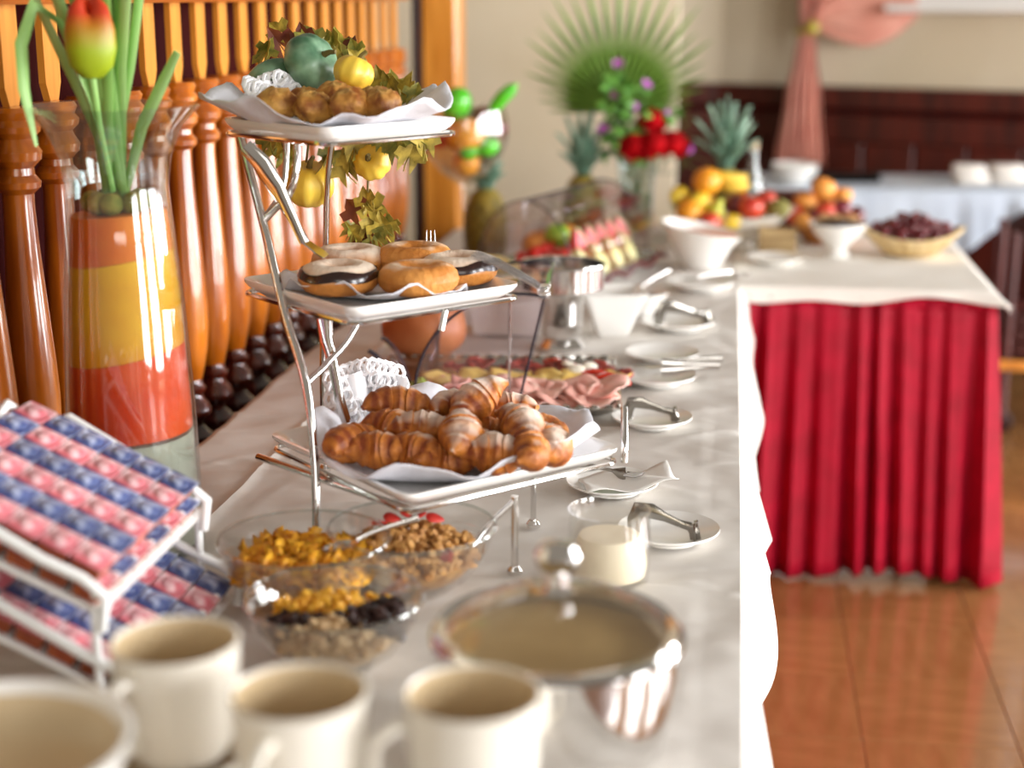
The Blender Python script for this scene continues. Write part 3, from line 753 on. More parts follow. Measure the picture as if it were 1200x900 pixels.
for k in range(5):
    o = obj('pepper_strip', B().tube([(-.03, 0, 0), (-.01, .004, .008), (.012, .002, .008), (.034, -.004, 0)], [.007, .010, .010, .006], 8, flat=.6), pepper, loc=(-.30 + .027 * k, 2.700 - .022 * k, zc + .018), rot=(0, R(10), R(-40 + 12 * k)))
    tag(o, 'shiny red pepper strip at the right rear of the silver tray', 'pepper', 'pepper strips on the silver tray')
for k, (x, y) in enumerate(((-.258, 2.64), (-.235, 2.665), (-.275, 2.672))):
    tag(obj('egg_slice', B().blob((0, 0, 0), (.017, .014, .006), 14, 8), egg_w, loc=(x, y, zc + .03), rot=(R(15), 0, k)), 'white egg slice beside the salami on the silver tray', 'egg', 'egg slices on the silver tray')
for k, (x, y) in enumerate(((-.535, 2.53), (-.51, 2.505))):
    o = obj('lettuce_leaf', slice_b(.028, .008, 40 + k), lett, loc=(x, y, zc + .006), rot=(R(20), 0, k)); o.modifiers.new('t', 'SOLIDIFY').thickness = .001
    tag(o, ['lettuce leaf at the left end of the ham, under the hood', 'small lettuce leaf beside the first ham slice', 'lettuce leaf at the front right corner of the ham', 'small lettuce leaf by the right rim of the silver tray'][k], 'lettuce')
melm = mat('orange_crust', '#a4582a', .5, col2='#c07a48', scale=8, bump=.2, bscale=40)
t = thing('bread_loaf', 'round orange-brown loaf behind the left end of the acrylic hood', 'bread', (-.572, 2.845, TT))
obj('crust', B().blob((0, 0, .07), (.082, .075, .072), 24, 14, lambda v: v * (1 + .03 * math.sin(4 * v.x + 5 * v.z))), melm, t)
for k in (-1, 0, 1): obj('score_mark', B().tube([(-.05, .03 * k, .125 - .018 * abs(k)), (0, .03 * k, .142 - .012 * abs(k)), (.05, .03 * k, .125 - .018 * abs(k))], [.002, .005, .002], 6), mat('score', '#e0b078', .7), t)

# ------------------------------------------------------------------ steel footed bowl, white dishes
sb = thing('steel_urn', 'polished steel footed urn with wide collar behind the cold cuts', 'urn', (-.322, 2.99, TT))
obj('foot', B().lathe([(0, 0), (.050, 0), (.051, .006), (.044, .014), (.036, .022)], 40), steel, sb)
obj('body', B().lathe([(.036, .022), (.041, .03), (.042, .055), (.042, .095), (.048, .110), (.064, .119), (.080, .122)], 40), steel, sb)
obj('collar', B().lathe([(.080, .122), (.083, .124), (.084, .168), (.087, .170), (.086, .173), (.081, .172), (.080, .13), (.05, .122), (0, .12)], 48), steel, sb)
wb = thing('square_bowl', 'flared square white bowl right of the steel urn', 'bowl', (-.232, 3.13, TT)); wb.scale = (.8, .8, .9)
obj('body', sqloft(B(), [(.035, 0, .008), (.040, .004, .01), (.072, .085, .014), (.084, .105, .015), (.081, .106, .015), (.068, .086, .013), (.036, .012, .01)], R(12)), porc, wb)
wd_ = thing('rectangular_dish', 'tall white rectangular dish left of the steel urn', 'dish', (-.425, 3.14, TT))
obj('body', rect_loft([(.085, .06, 0), (.09, .065, .005), (.098, .072, .105), (.094, .068, .106), (.086, .06, .02)]), porc, wd_, smooth=False)
tag(obj('lettuce_leaf', slice_b(.06, .012, 77), lett, loc=(-.40, 3.13, TT + .085)), 'lettuce leaf filling the tall white rectangular dish', 'lettuce')

# ------------------------------------------------------------------ saucers with tongs along the aisle edge
def saucer_mesh(r): return B().lathe([(0, .003), (r * .5, .003), (r * .55, .001), (r * .6, .001), (r * .62, .004), (r * .95, .013), (r, .0155), (r * .995, .0175), (r * .93, .0155), (r * .62, .0075), (r * .5, .006), (0, .006)], 40)
sc_me = saucer_mesh(.066).mesh('saucer', porc)
def saucer(x, y, lb, s=1):
    o = obj('saucer', sc_me, None, loc=(x, y, TT)); o.scale = (s, s, s); return tag(o, lb, 'saucer', 'saucers along the table edge')
saucer(-.062, 1.895, 'white saucer under the arched tongs nearest the viewer, beside the glass jar')
saucer(-.150, 2.085, 'white saucer with torn napkin beside the right corner of the croissant plate', 1.0)
saucer(-.112, 2.44, 'white saucer under the perforated tongs beside the silver tray corner', 1.0)
saucer(-.118, 2.72, 'front white saucer of the pair holding the long-handled spoon', 1.08)
saucer(-.116, 2.905, 'white saucer behind the long-handled spoon', 1.08)
saucer(-.095, 3.20, 'white saucer with tongs lying flat, halfway to the side table', 1.18)
saucer(-.058, 3.66, 'farthest white saucer with a bunch of silver spoons', 1.25)
dk = mat('dark_steel', '#9a968f', .16, 1)  # darker grey steel for the small tongs and the fork
def tongs(lb, loc, rz, s=1, holes=False):
    t = thing('pastry_tongs', lb, 'tongs', loc, rz, 'small pastry tongs')
    obj('arm', strip([(-.040, 0, .0), (-.040, 0, .016), (-.034, 0, .030), (-.018, 0, .030), (.0, 0, .024), (.018, 0, .018)], [.008, .009, .011, .010, .006, .005], .0022), dk, t)
    obj('arm', strip([(.018, 0, .018), (.030, 0, .016), (.036, 0, .010), (.038, 0, .0)], [.005, .006, .007, .007], .0022), dk, t)
    gp = B()
    for k in (-1, 1): gp.tube([(.036, .006 * k, .022), (.038, .006 * k, .012), (.039, .006 * k, .0)], .0022, 6)
    for z_ in (.004, .013, .022): gp.tube([(.038, -.006, z_), (.038, .006, z_)], .0018, 6)
    obj('grip', gp, dk, t)
    t.scale = (s, s, s); return t
tongs('arched silver tongs on the saucer nearest the viewer', (-.066, 1.885, TT + .008), R(-12), 1.05)
tongs('silver tongs with perforated grip on the saucer by the silver tray', (-.112, 2.44, TT + .008), R(4), 1.0)
tongs('silver tongs lying on the saucer halfway to the side table', (-.085, 3.20, TT + .010), R(18), 1.35)
# torn napkin and fork on the second saucer
nap = mat('paper_napkin', '#efece6', .8, bump=.2, bscale=30)
tag(obj('paper_napkin', B().grid(lambda u, v: (-.06 + .13 * u, -.05 + .08 * v, .006 + .014 * u * u + .005 * math.sin(9 * u + 5 * v)), 14, 10), nap, loc=(-.135, 2.085, TT + .010), rot=(0, 0, R(15)), thick=.0008), 'torn white paper napkin on the saucer beside the croissant plate', 'napkin')
def fork(lb, loc, rz, s=1):
    t = thing('serving_fork', lb, 'fork', loc, rz)
    obj('handle', strip([(-.075, 0, .012), (-.03, 0, .010), (.0, 0, .007)], [.006, .004, .003], .002), dk, t)
    obj('neck', strip([(0, 0, .007), (.012, 0, .004), (.022, 0, .004)], [.003, .009, .011], .002), dk, t)
    for k in range(4): obj('tine', B().tube([(.022, -.009 + .006 * k, .004), (.04, -.009 + .006 * k, .004), (.052, -.008 + .0055 * k, .008)], [.0018, .0017, .001], 6), dk, t)
    t.scale = (s,) * 3; return t
fork('silver fork lying on the torn napkin saucer', (-.150, 2.08, TT + .026), R(-15), .9)
def spoon(lb, loc, rz, s=1, tilt=0):
    t = thing('serving_spoon', lb, 'spoon', loc, rot=(0, R(tilt), rz))
    obj('bowl', B().blob((0, 0, .004), (.030, .020, .007), 18, 8, lambda v: Vector((v.x, v.y, v.z if v.z < 0 else -v.z * .75))), steel, t)
    obj('handle', strip([(.028, 0, .006), (.05, 0, .012), (.09, 0, .016), (.135, 0, .018)], [.005, .004, .005, .008], .003), steel, t)
    t.scale = (s,) * 3; return t
spoon('long-handled silver spoon lying across two saucers', (-.135, 2.76, TT + .020), R(6), 1.0)
t = thing('serving_tongs', 'broad-ended silver tongs lying with the long-handled spoon', 'tongs', (-.09, 2.72, TT + .022), R(10))
obj('arm', strip([(-.02, 0, 0), (.03, 0, .006), (.085, 0, .009)], [.012, .005, .006], .003), steel, t)
obj('arm', strip([(-.02, 0, .014), (.03, 0, .014), (.085, 0, .011)], [.012, .005, .006], .003), steel, t)
spoon('silver spoon at the left on the farthest saucer', (-.085, 3.66, TT + .022), R(25), .8)
spoon('silver spoon at the right on the farthest saucer', (-.05, 3.67, TT + .026), R(-10), .8)
bs = thing('sauce_bowl', 'small white bowl with a dark sauce behind the spoon saucers', 'bowl', (-.195, 3.36, TT))
obj('body', B().lathe([(0, 0), (.035, 0), (.037, .004), (.06, .03), (.072, .048), (.074, .051), (.070, .050), (.056, .03), (.03, .012), (0, .010)], 36), porc, bs)
obj('sauce', B().lathe([(0, .034), (.055, .034), (.0585, .0335)], 30), mat('dark_sauce', '#3a3226', .2), bs)
spoon('silver ladle resting in the small sauce bowl', (-.20, 3.36, TT + .045), R(35), .75, -18)
# ------------------------------------------------------------------ fruit display with second acrylic hood
D2 = Vector((-.40, 3.80, TT)); A2 = R(-18)
tr2 = thing('display_tray', 'raised silver tray with a wavy dark red edge carrying cut fruit', 'tray', D2, A2)
obj('tray_body', rect_loft([(.135, .25, 0), (.15, .27, .012), (.165, .285, .036), (.165, .285, .042), (.152, .272, .040), (.14, .26, .030)]), steel_br, tr2, smooth=False)
wine = mat('wine_red_ribbon', '#5a0f18', .4)
obj('ribbon', B().tube([(.167, -.27 + .54 * i / 30, .026 + .010 * math.sin(i * .75)) for i in range(31)], .006, 6), wine, tr2)
obj('ribbon', B().tube([(-.155 + .31 * i / 20, -.287, .026 + .010 * math.sin(i * .75)) for i in range(21)], .006, 6), wine, tr2)
dh = thing('acrylic_hood', 'clear arched acrylic hood standing over the cut fruit', 'food cover', D2 + Vector((0, 0, .043)), A2)
rx, rz_, Ld = .125, .175, .24
arc2 = [(rx * math.cos(PI * i / 24), rz_ * math.sin(PI * i / 24)) for i in range(25)]
obj('shell', B().grid(lambda u, v: (rx * math.cos(PI * (.30 + .70 * u)), -Ld + 2 * Ld * v, rz_ * math.sin(PI * (.30 + .70 * u))), 24, 2), acryl, dh, thick=.003)
obj('front_lid', B().grid(lambda u, v: (.075 + .10 * u, -Ld + .02 + (2 * Ld - .04) * v, .150 - .10 * u + .03 * math.sin(PI * u)), 8, 2), acryl, dh, thick=.003)
for yy in (-Ld, Ld):
    obj('end_panel', B().prism(arc2, -.0015, .0015, Matrix.Translation((0, yy, 0)) @ Matrix.Rotation(R(90), 4, 'X')), acryl, dh, smooth=False)
    obj('edge_trim', B().tube([(x, yy, z) for x, z in arc2], .0022, 6), edge_m, dh)
    obj('support_rod', B().tube([(0, yy, 0), (0, yy, rz_)], .004, 8), glass_t, dh)
obj('ridge_trim', B().tube([(0, -Ld, rz_), (0, Ld, rz_)], .0032, 6), edge_m, dh)
obj('front_bar', B().tube([(.10, -Ld, .135), (.10, Ld, .135)], .004, 6), glass_t, dh)
MA2 = Matrix.Translation(D2 + Vector((0, 0, .034))) @ Matrix.Rotation(A2, 4, 'Z')
wmel = mat('watermelon_flesh', '#d63a3e', .35, col2='#e8686a', scale=25, sss=.1)
hmel = mat('honeydew_flesh', '#dcd48e', .35, col2='#ece6b4', scale=18, sss=.1)
rind = mat('melon_rind', '#5c7c34', .4, col2='#c9cf8a', scale=12)
def wedge(r, th, ang=150):
    n = 14; poly = [(r * math.cos(R(-ang / 2 + ang * i / n)), r * math.sin(R(-ang / 2 + ang * i / n))) for i in range(n + 1)]
    return B().prism([(0, 0)] + poly, -th / 2, th / 2)
def wrind(r, th, ang=150):
    n = 14; P = [(r * k * math.cos(R(-ang / 2 + ang * i / n)), r * k * math.sin(R(-ang / 2 + ang * i / n))) for k in (1.0,) for i in range(n + 1)]
    Q = [(r * 1.09 * math.cos(R(-ang / 2 + ang * i / n)), r * 1.09 * math.sin(R(-ang / 2 + ang * i / n))) for i in range(n, -1, -1)]
    return B().prism(P + Q, -th / 2, th / 2)
def melon(lb, name, m, lx, ly, lz, rot, r, th, grp):
    t = thing(name, lb, 'melon', MA2 @ Vector((lx, ly, lz)), rot=rot, group=grp)
    obj('flesh', wedge(r, th), m, t, smooth=False); obj('rind', wrind(r, th), rind, t, smooth=False)
for k in range(5):
    melon(['watermelon slice leaning nearest the aisle end of the fruit hood', 'second watermelon slice of the leaning row under the hood', 'third watermelon slice of the leaning row under the hood', 'fourth watermelon slice of the leaning row under the hood', 'last watermelon slice of the leaning row under the hood'][k], 'watermelon_slice', wmel, .075, -.12 + .065 * k, .045, (R(70), R(12), A2 + R(78)), .062, .016, 'watermelon slices')
for k in range(4):
    melon(['pale melon slice at the near end of the fruit tray', 'pale melon slice beside the watermelon row', 'pale melon slice at the middle edge of the fruit tray', 'pale melon slice at the far end of the fruit tray'][k], 'melon_slice', hmel, .125 - .004 * k, -.20 + .10 * k, .028, (R(58), R(8), A2 + R(85)), .045, .02, 'pale melon slices')
yelp = mat('pale_yellow_fruit', '#dcc676', .4, col2='#e8d898', scale=15)
for k in range(6):
    tag(obj('pineapple_ring', torus(.026, .012, .7, 20, 10), yelp, loc=MA2 @ Vector((-.12 + .045 * k, -.225 + .012 * (k % 2), .02)), rot=(R(25), 0, k)), 'pale yellow pineapple ring along the near end of the fruit tray', 'pineapple ring', 'pineapple rings on the fruit tray')
strw = mat('strawberry', '#c21414', .3, col2='#d83020', scale=40, coat=.3)
def berry(name, m, r, locs, lb, cat, g, stretch=1.15):
    me = B().blob((0, 0, 0), (r, r, r * stretch), 12, 8, lambda v: Vector((v.x * (1 - .25 * v.z * (stretch > 1)), v.y * (1 - .25 * v.z * (stretch > 1)), v.z))).mesh(name, m)
    for (x, y, z) in locs:
        tag(obj(name, me, None, loc=(x, y, z), rot=(random.uniform(0, 3), random.uniform(0, 3), random.uniform(0, 3))), lb, cat, g)
rr = random.Random(5)
berry('strawberry', strw, .019, [tuple(MA2 @ Vector((-.045 + .032 * (k % 4) + rr.uniform(-.005, .005), -.15 + .04 * (k // 4), .03 + .012 * (k % 2)))) for k in range(12)], 'red strawberry heaped under the fruit hood', 'strawberry', 'strawberries under the hood')
peach_m = mat('peach_skin', '#d8772a', .5, col2='#e8a24a', scale=8, rnd=.08)
apple_r = mat('red_apple', '#a81818', .3, col2='#d84a2a', scale=7, coat=.3, rnd=.08)
apple_g = mat('green_apple', '#7cae22', .3, col2='#a6cc44', scale=6, coat=.3)
orange_m = mat('orange_peel', '#e88a10', .4, col2='#f0a428', scale=6, bump=.25, bscale=90, coat=.15)
lemon_m = mat('lemon_peel', '#e2b81c', .4, col2='#ecd048', scale=8, bump=.2, bscale=80)
pear_m = mat('pear_skin', '#b6ba2c', .4, col2='#d4d458', scale=12)
banana_m = mat('banana_skin', '#e4b41a', .45, col2='#ecc84a', scale=9)
kiwi_m = mat('kiwi_skin', '#7a7434', .7, col2='#98904e', scale=30)
plum_m = mat('plum_skin', '#4a1020', .3, col2='#7a2030', scale=8, coat=.3, rnd=.1)
lime_m = mat('lime_skin', '#3fae18', .25, col2='#62cc30', scale=6, coat=.4)
def fruit(kind, lb, loc, m, r, rot=(0, 0, 0), group=None):
    t = thing(kind, lb, kind.replace('_', ' '), loc, rot=rot, group=group)
    if kind in ('apple', 'peach', 'plum', 'nectarine'):
        f = lambda v: Vector((v.x * (1 + .06 * v.z), v.y * (1 + .06 * v.z), v.z * .92 - .22 * math.exp(-(v.x ** 2 + v.y ** 2) * 9) * (1 if v.z > 0 else -.6)))
        obj('flesh', B().blob((0, 0, 0), (r, r, r), 22, 14, f), m, t)
        obj('stem', B().tube([(0, 0, r * .62), (r * .05, 0, r * .9), (r * .14, 0, r * 1.08)], r * .05, 6), stemm, t)
    elif kind == 'pear':
        obj('flesh', B().lathe([(0, -r), (r * .5, -r * .92), (r * .9, -r * .5), (r, 0), (r * .85, r * .5), (r * .55, r), (r * .4, r * 1.4), (r * .22, r * 1.65), (0, r * 1.68)], 22), m, t)
        obj('stem', B().tube([(0, 0, r * 1.6), (.003, 0, r * 2)], .0022, 6), stemm, t)
    elif kind == 'lemon':
        obj('flesh', B().lathe([(0, -1.4 * r), (.14 * r, -1.34 * r), (.3 * r, -1.15 * r), (.75 * r, -.75 * r), (r, 0), (.75 * r, .75 * r), (.3 * r, 1.15 * r), (.14 * r, 1.34 * r), (0, 1.4 * r)], 22), m, t)
        obj('tip', B().lathe([(0, 1.36 * r), (.09 * r, 1.38 * r), (.05 * r, 1.45 * r), (0, 1.45 * r)], 8), stemm, t)
    elif kind == 'banana':
        pts = [(r * 3.2 * math.sin(R(a)), 0, r * 3.2 * (1 - math.cos(R(a)))) for a in range(-55, 56, 10)]
        obj('peel', B().tube(pts, [r * .25, r * .55, r * .75, r * .85, r * .9, r * .92, r * .92, r * .9, r * .85, r * .7, r * .45, r * .22], 6), m, t, sharp=70)
        obj('stem', B().tube([pts[-1], (pts[-1][0] * 1.12, 0, pts[-1][2] * 1.3)], r * .22, 6), stemm, t)
    else:
        obj('flesh', B().blob((0, 0, 0), (r, r, r * (1.25 if kind in ('kiwi', 'lime') else .97)), 22, 14), m, t)
        obj('navel', B().blob((0, 0, r * (1.22 if kind in ('kiwi', 'lime') else .95)), (r * .12, r * .12, r * .06), 8, 6), stemm, t)
    return t
for k, (lx, ly, lz) in enumerate(((-.06, -.05, .045), (-.085, .03, .042), (-.02, .04, .06))):
    fruit('peach', ['peach under the left side of the fruit hood', 'peach farther back under the left side of the fruit hood', 'peach on top of the heap under the fruit hood'][k], MA2 @ Vector((lx, ly, lz)), peach_m, .036)
fruit('apple', 'green apple under the fruit hood beside the peaches', MA2 @ Vector((-.01, -.03, .072)), apple_g, .032, (R(20), 0, 0))

# goblet of fruit
gb = thing('goblet', 'large stemmed glass goblet filled with mixed fruit', 'goblet', (-.672, 3.90, TT))
obj('foot', B().lathe([(0, 0), (.06, 0), (.061, .003), (.03, .008), (.010, .016)], 32), glass_t, gb)
obj('stem', B().lathe([(.010, .016), (.007, .05), (.006, .12), (.007, .18), (.012, .215)], 16), glass_t, gb)
obj('bowl', B().lathe([(0, .215), (.02, .218), (.06, .245), (.095, .285), (.112, .33), (.112, .37), (.104, .405), (.101, .405), (.109, .37), (.109, .33), (.092, .288), (.058, .25), (.02, .223), (0, .22)], 40), glass, gb)
G = lambda x, y, z: (x, y, z)
fruit('lime', 'shiny green lime on top of the goblet fruit at left', (-.690, 3.885, 1.162), lime_m, .038, (R(15), R(25), 0))
fruit('orange', 'orange in the middle of the goblet', (-.660, 3.85, 1.085), orange_m, .050)
fruit('plum', 'brown plum at the top middle of the goblet', (-.625, 3.90, 1.130), mat('brown_fruit', '#5a3028', .4, col2='#7a4a38', scale=9), .034)
fruit('plum', 'dark plum at the right side of the goblet', (-.585, 3.885, 1.105), plum_m, .026)
fruit('lime', 'green lime low at the right of the goblet', (-.607, 3.845, 1.062), lime_m, .026, (0, R(80), 0))
fruit('apple', 'red apple at the left rim of the goblet', (-.735, 3.88, 1.082), apple_r, .036)
fruit('lime', 'small green lime low in the front of the goblet', (-.648, 3.828, 1.052), lime_m, .022, (0, R(70), R(30)))
fruit('orange', 'orange at the bottom of the goblet', (-.672, 3.91, 1.012), orange_m, .036)
ch = thing('chili_pepper', 'bright green chili pepper sticking out of the goblet at right', 'chili', (-.600, 3.88, 1.150), 0)
obj('pod', B().tube([(0, 0, -.01), (.012, 0, .012), (.030, 0, .034), (.050, 0, .052), (.060, 0, .060)], [.010, .017, .018, .016, .009], 14), lime_m, ch)
obj('tip', B().blob((.062, 0, .062), (.006, .006, .006), 8, 6), mat('pale_green', '#8adc5a', .4), ch)

# pineapples
pine_m = mat('pineapple_skin', '#4e4412', .65, col2='#9a8424', scale=20, bump=.3, bscale=40)
crown_m = mat('pineapple_crown', '#44705a', .5, col2='#9ab8a0', scale=9, stretch=(1, 1, .3))
def pineapple(lb, x, y, z0, r, h, ch_, seed):
    rnd = random.Random(seed); t = thing('pineapple', lb, 'pineapple', (x, y, z0), rnd.uniform(0, 6))
    obj('body', B().lathe([(0, 0), (r * .6, .004), (r * .85, h * .12), (r, h * .4), (r * .97, h * .65), (r * .75, h * .9), (r * .4, h), (0, h)], 24), pine_m, t)
    sc = B().blob((0, 0, 0), (r * .21, r * .08, r * .21), 8, 6).mesh('scale', pine_m)
    for i in range(8):
        zz = h * (.1 + .1 * i); rr_ = r * (.85 + .15 * math.sin(PI * min(1, zz / h * 1.2))) * (1 if zz < .75 * h else .86)
        for k in range(11):
            a = 2 * PI * (k + .5 * (i % 2)) / 11
            o = bpy.data.objects.new('scale', sc); C.objects.link(o); o.parent = t; o.location = (rr_ * math.cos(a), rr_ * math.sin(a), zz); o.rotation_euler = (0, 0, a + PI / 2)
    def leaf(L, out):
        return B().grid(lambda u, v: ((v - .5) * .030 * (1 - u ** 2) * (1 if u > .08 else .7), out * L * (u ** 1.6) + .006 * abs(v - .5) * 4, L * u * (1 - .25 * out * u)), 8, 4)
    for ring, (n, out, k) in enumerate(((6, .75, .5), (5, .5, .75), (5, .28, .95), (3, .1, 1.0))):
        for i in range(n):
            obj('crown_leaf', leaf(ch_ * k * rnd.uniform(.9, 1.08), out), crown_m, t, (0, 0, h * .96), (0, 0, 2 * PI * i / n + ring * .5), thick=.0025)
pineapple('whole pineapple with crown beside the fruit goblet', -.645, 4.06, TT, .056, .185, .125, 3)
pineapple('pineapple with spiky crown left of the flower vase', -.425, 4.50, TT, .056, .175, .19, 4)
pineapple('pineapple with tall pale crown behind the boat-shaped fruit bowl', -.012, 4.50, TT, .058, .20, .215, 5)

# flower vase
fv = thing('flower_vase', 'tall clear glass vase holding roses and a palm leaf', 'vase', (-.27, 4.52, TT))
obj('glass_body', B().lathe([(0, 0), (.048, 0), (.05, .004), (.052, .14), (.062, .235), (.060, .235), (.049, .14), (.047, .012), (0, .010)], 32), glass_t, fv)
obj('water', B().lathe([(0, .012), (.046, .012), (.048, .12), (0, .12)], 24), glassmat('water', '#dfe9df', .05), fv)
stem_g = mat('flower_stem', '#3c6a24', .6)
palm_m = mat('palm_leaf', '#557a26', .5, col2='#86a848', scale=6)
pf = thing('palm_leaf', 'large fan palm leaf rising behind the red roses', 'palm leaf', (-.335, 4.60, TT + .06))
obj('stalk', B().tube([(.045, -.06, -.03), (.03, -.03, .12), (.0, 0, .30)], .005, 8), stem_g, pf)
nf = 25
for k in range(nf):
    a = R(-92 + 184 * k / (nf - 1)); L = (.41 + .025 * math.sin(k * 2.7)) * (1 - .5 * (abs(a) / R(92)) ** 1.6)
    f = B().grid(lambda u, v: ((v - .5) * .024 * (math.sin(PI * min(1, u * .62 + .16)) ** .8) * (1 - u ** 3), .022 * (abs(v - .5) * 2) * (1 - u) - .02 * u * u, L * u), 10, 2)
    obj('leaflet', f, palm_m, pf, (0, 0, .30), (0, a, 0), thick=.0012, sharp=80)
rose_m = mat('rose_petal', '#98000a', .8, col2='#bc0410', scale=10, spec=.15)
def rose(lb, loc, r, tilt):
    t = thing('rose', lb, 'rose', loc, rot=(R(tilt[0]), R(tilt[1]), 0), group='red roses in the vase')
    for ring, (n, rad, op) in enumerate(((3, .35, .1), (4, .58, .25), (5, .82, .5), (6, 1.0, .8))):
        for i in range(n):
            a0 = 2 * PI * i / n + ring * .6; wd2 = 2 * PI / n * .75
            obj('petal', B().grid(lambda u, v: (r * (rad * .55 + rad * .45 * v + op * .25 * v ** 3) * math.cos(a0 + (u - .5) * 2 * wd2), r * (rad * .55 + rad * .45 * v + op * .25 * v ** 3) * math.sin(a0 + (u - .5) * 2 * wd2), r * (-.5 + (1.35 - .25 * ring) * v - .5 * ((u - .5) * 2) ** 2 * v)), 8, 5), rose_m, t, thick=.001)
    obj('heart', B().blob((0, 0, .05 * r), (r * .8, r * .8, r * .72), 16, 10, lambda v: v * (1 + .06 * math.sin(5 * math.atan2(v.y, v.x) + 6 * v.z))), rose_m, t)
    obj('stem', B().tube([(0, 0, -r * .4), (0, .0, -r * 1.5), (.0, .01, -r * 3)], .003, 6), stem_g, t)
rose('red rose at the left of the bunch in front of the palm leaf', (-.268, 4.45, 1.012), .042, (45, 5))
rose('red rose at the bottom middle of the bunch', (-.212, 4.44, 1.020), .042, (40, 0))
rose('red rose at the right of the bunch', (-.160, 4.46, 1.020), .040, (35, 25))
rose('red rose at the top of the bunch', (-.222, 4.48, 1.082), .040, (25, 0))
pink_m = mat('pink_petal', '#b04ab0', .5, col2='#d888cc', scale=20)
green_m = mat('bouquet_leaf', '#4a8a2c', .5, col2='#7ab04a', scale=18, rnd=.15)
pet = B().grid(lambda u, v: ((v - .5) * .016 * math.sin(PI * (.15 + .8 * u)), .018 * u, .012 * u + .006 * u * u), 5, 4).mesh('petal', pink_m)
for k, (x, y, z, lb) in enumerate(((-.326, 4.5, 1.233, 'pink flower highest above the roses'), (-.251, 4.5, 1.175, 'pink flower right of the palm centre above the roses'), (-.344, 4.48, 1.143, 'pale pink flower at the left of the bouquet'), (-.282, 4.48, 1.112, 'purple flower just above the left rose'), (-.180, 4.48, 1.091, 'pink flower to the upper right of the roses'), (-.107, 4.46, .995, 'pink flower hanging out at far right of the bouquet'), (-.36, 4.47, 1.05, 'small pink flower at the left edge of the bouquet'))):
    t = thing('pink_flower', lb, 'flower', (x, y, z), rot=(R(50), 0, k), group='pink flowers in the vase')
    for i in range(7): obj('petal', pet, None, t, (0, 0, 0), (0, 0, 2 * PI * i / 7), thick=.0008)
    obj('centre', B().blob((0, 0, .004), (.006, .006, .006), 8, 6), mat('flower_centre', '#7a3a80', .6), t)
    Mi = (Matrix.Translation((x, y, z)) @ Matrix.Rotation(R(0), 4, 'Z')).inverted()
    st = obj('stem', B().tube([(0, 0, 0), (.25 * (-.27 - x), .25 * (4.52 - y), -.06), (.8 * (-.27 - x), .9 * (4.52 - y), TT + .18 - z)], .0016, 6).xf(Matrix.Rotation(-k, 4, 'Z')).xf(Matrix.Rotation(R(-50), 4, 'X')), stem_g, t)
lf = B().grid(lambda u, v: ((v - .5) * .030 * math.sin(PI * (.08 + .9 * u)), .055 * u, .018 * math.sin(PI * u) - .01 * u), 7, 4).mesh('leaf', green_m)
gr = thing('bouquet_greenery', 'bunch of small green leaves filling the bouquet below the palm leaf', 'greenery', (-.27, 4.50, TT + .20))
rr = random.Random(11)
for k in range(90):
    if k < 55: x = rr.gauss(-.315, .025); z = rr.uniform(.97, 1.19); 
    else: x = rr.gauss(-.24, .045); z = rr.uniform(.95, 1.10)
    obj('leaf', lf, None, gr, (x + .27, rr.uniform(-.05, .05), z - TT - .20), (rr.uniform(-.6, 1.2), rr.uniform(-1, 1), rr.uniform(0, 6.28)), thick=.0008)
for k in range(7):
    x = -.38 + .045 * k; obj('stem', B().tube([(0, .02, -.10), (.3 * (x + .27), .01, .05), (x + .27, 0, .22 - .02 * abs(k - 2))], .002, 6), stem_g, gr)
for k in range(7):
    a = R(35 + 14 * k); obj('grass_blade', B().tube([(.03, 0, .02), (.03 + .10 * math.sin(a), 0, .02 + .09 * math.cos(a) + .05), (.03 + .22 * math.sin(a), -.01, .05 + .16 * math.cos(a))], [.004, .005, .001], 5, flat=.25), palm_m, gr)

# boat-shaped bowl with fruit
bo = thing('boat_bowl', 'boat-shaped white bowl piled with oranges, pears and apples', 'bowl', (.015, 4.33, TT), R(4))
def boat(L, W, H, up, th=.006, flute=0):
    def ring(s, z):
        return lambda a: None
    b = B(); prof = [(0, 0), (.34, 0), (.45, .06), (.72, .45), (1, 1), (.975, 1.0), (.69, .48), (.42, .12), (0, .09)]
    n = 48; m = len(prof); vs = []; fs = []
    for i in range(n):
        a = 2 * PI * i / n
        for (r_, z) in prof:
            fl_ = 1 + flute * math.cos(a * 16) * r_
            vs.append((L * r_ * math.cos(a) * fl_, W * r_ * math.sin(a) * fl_, H * z + up * z * abs(math.cos(a)) ** 2.2))
    for i in range(n):
        j = (i + 1) % n
        for k in range(m - 1): fs.append((i * m + k, j * m + k, j * m + k + 1, i * m + k + 1))
    return b.add(vs, fs)
obj('body', boat(.175, .115, .075, .022).xf(Matrix.Translation((0, 0, .018))), porc_warm, bo)
obj('foot', B().lathe([(0, 0), (.06, 0), (.062, .004), (.055, .02), (0, .02)], 32, sx=1.0, sy=.65), porc_warm, bo)
Fz = TT + .085
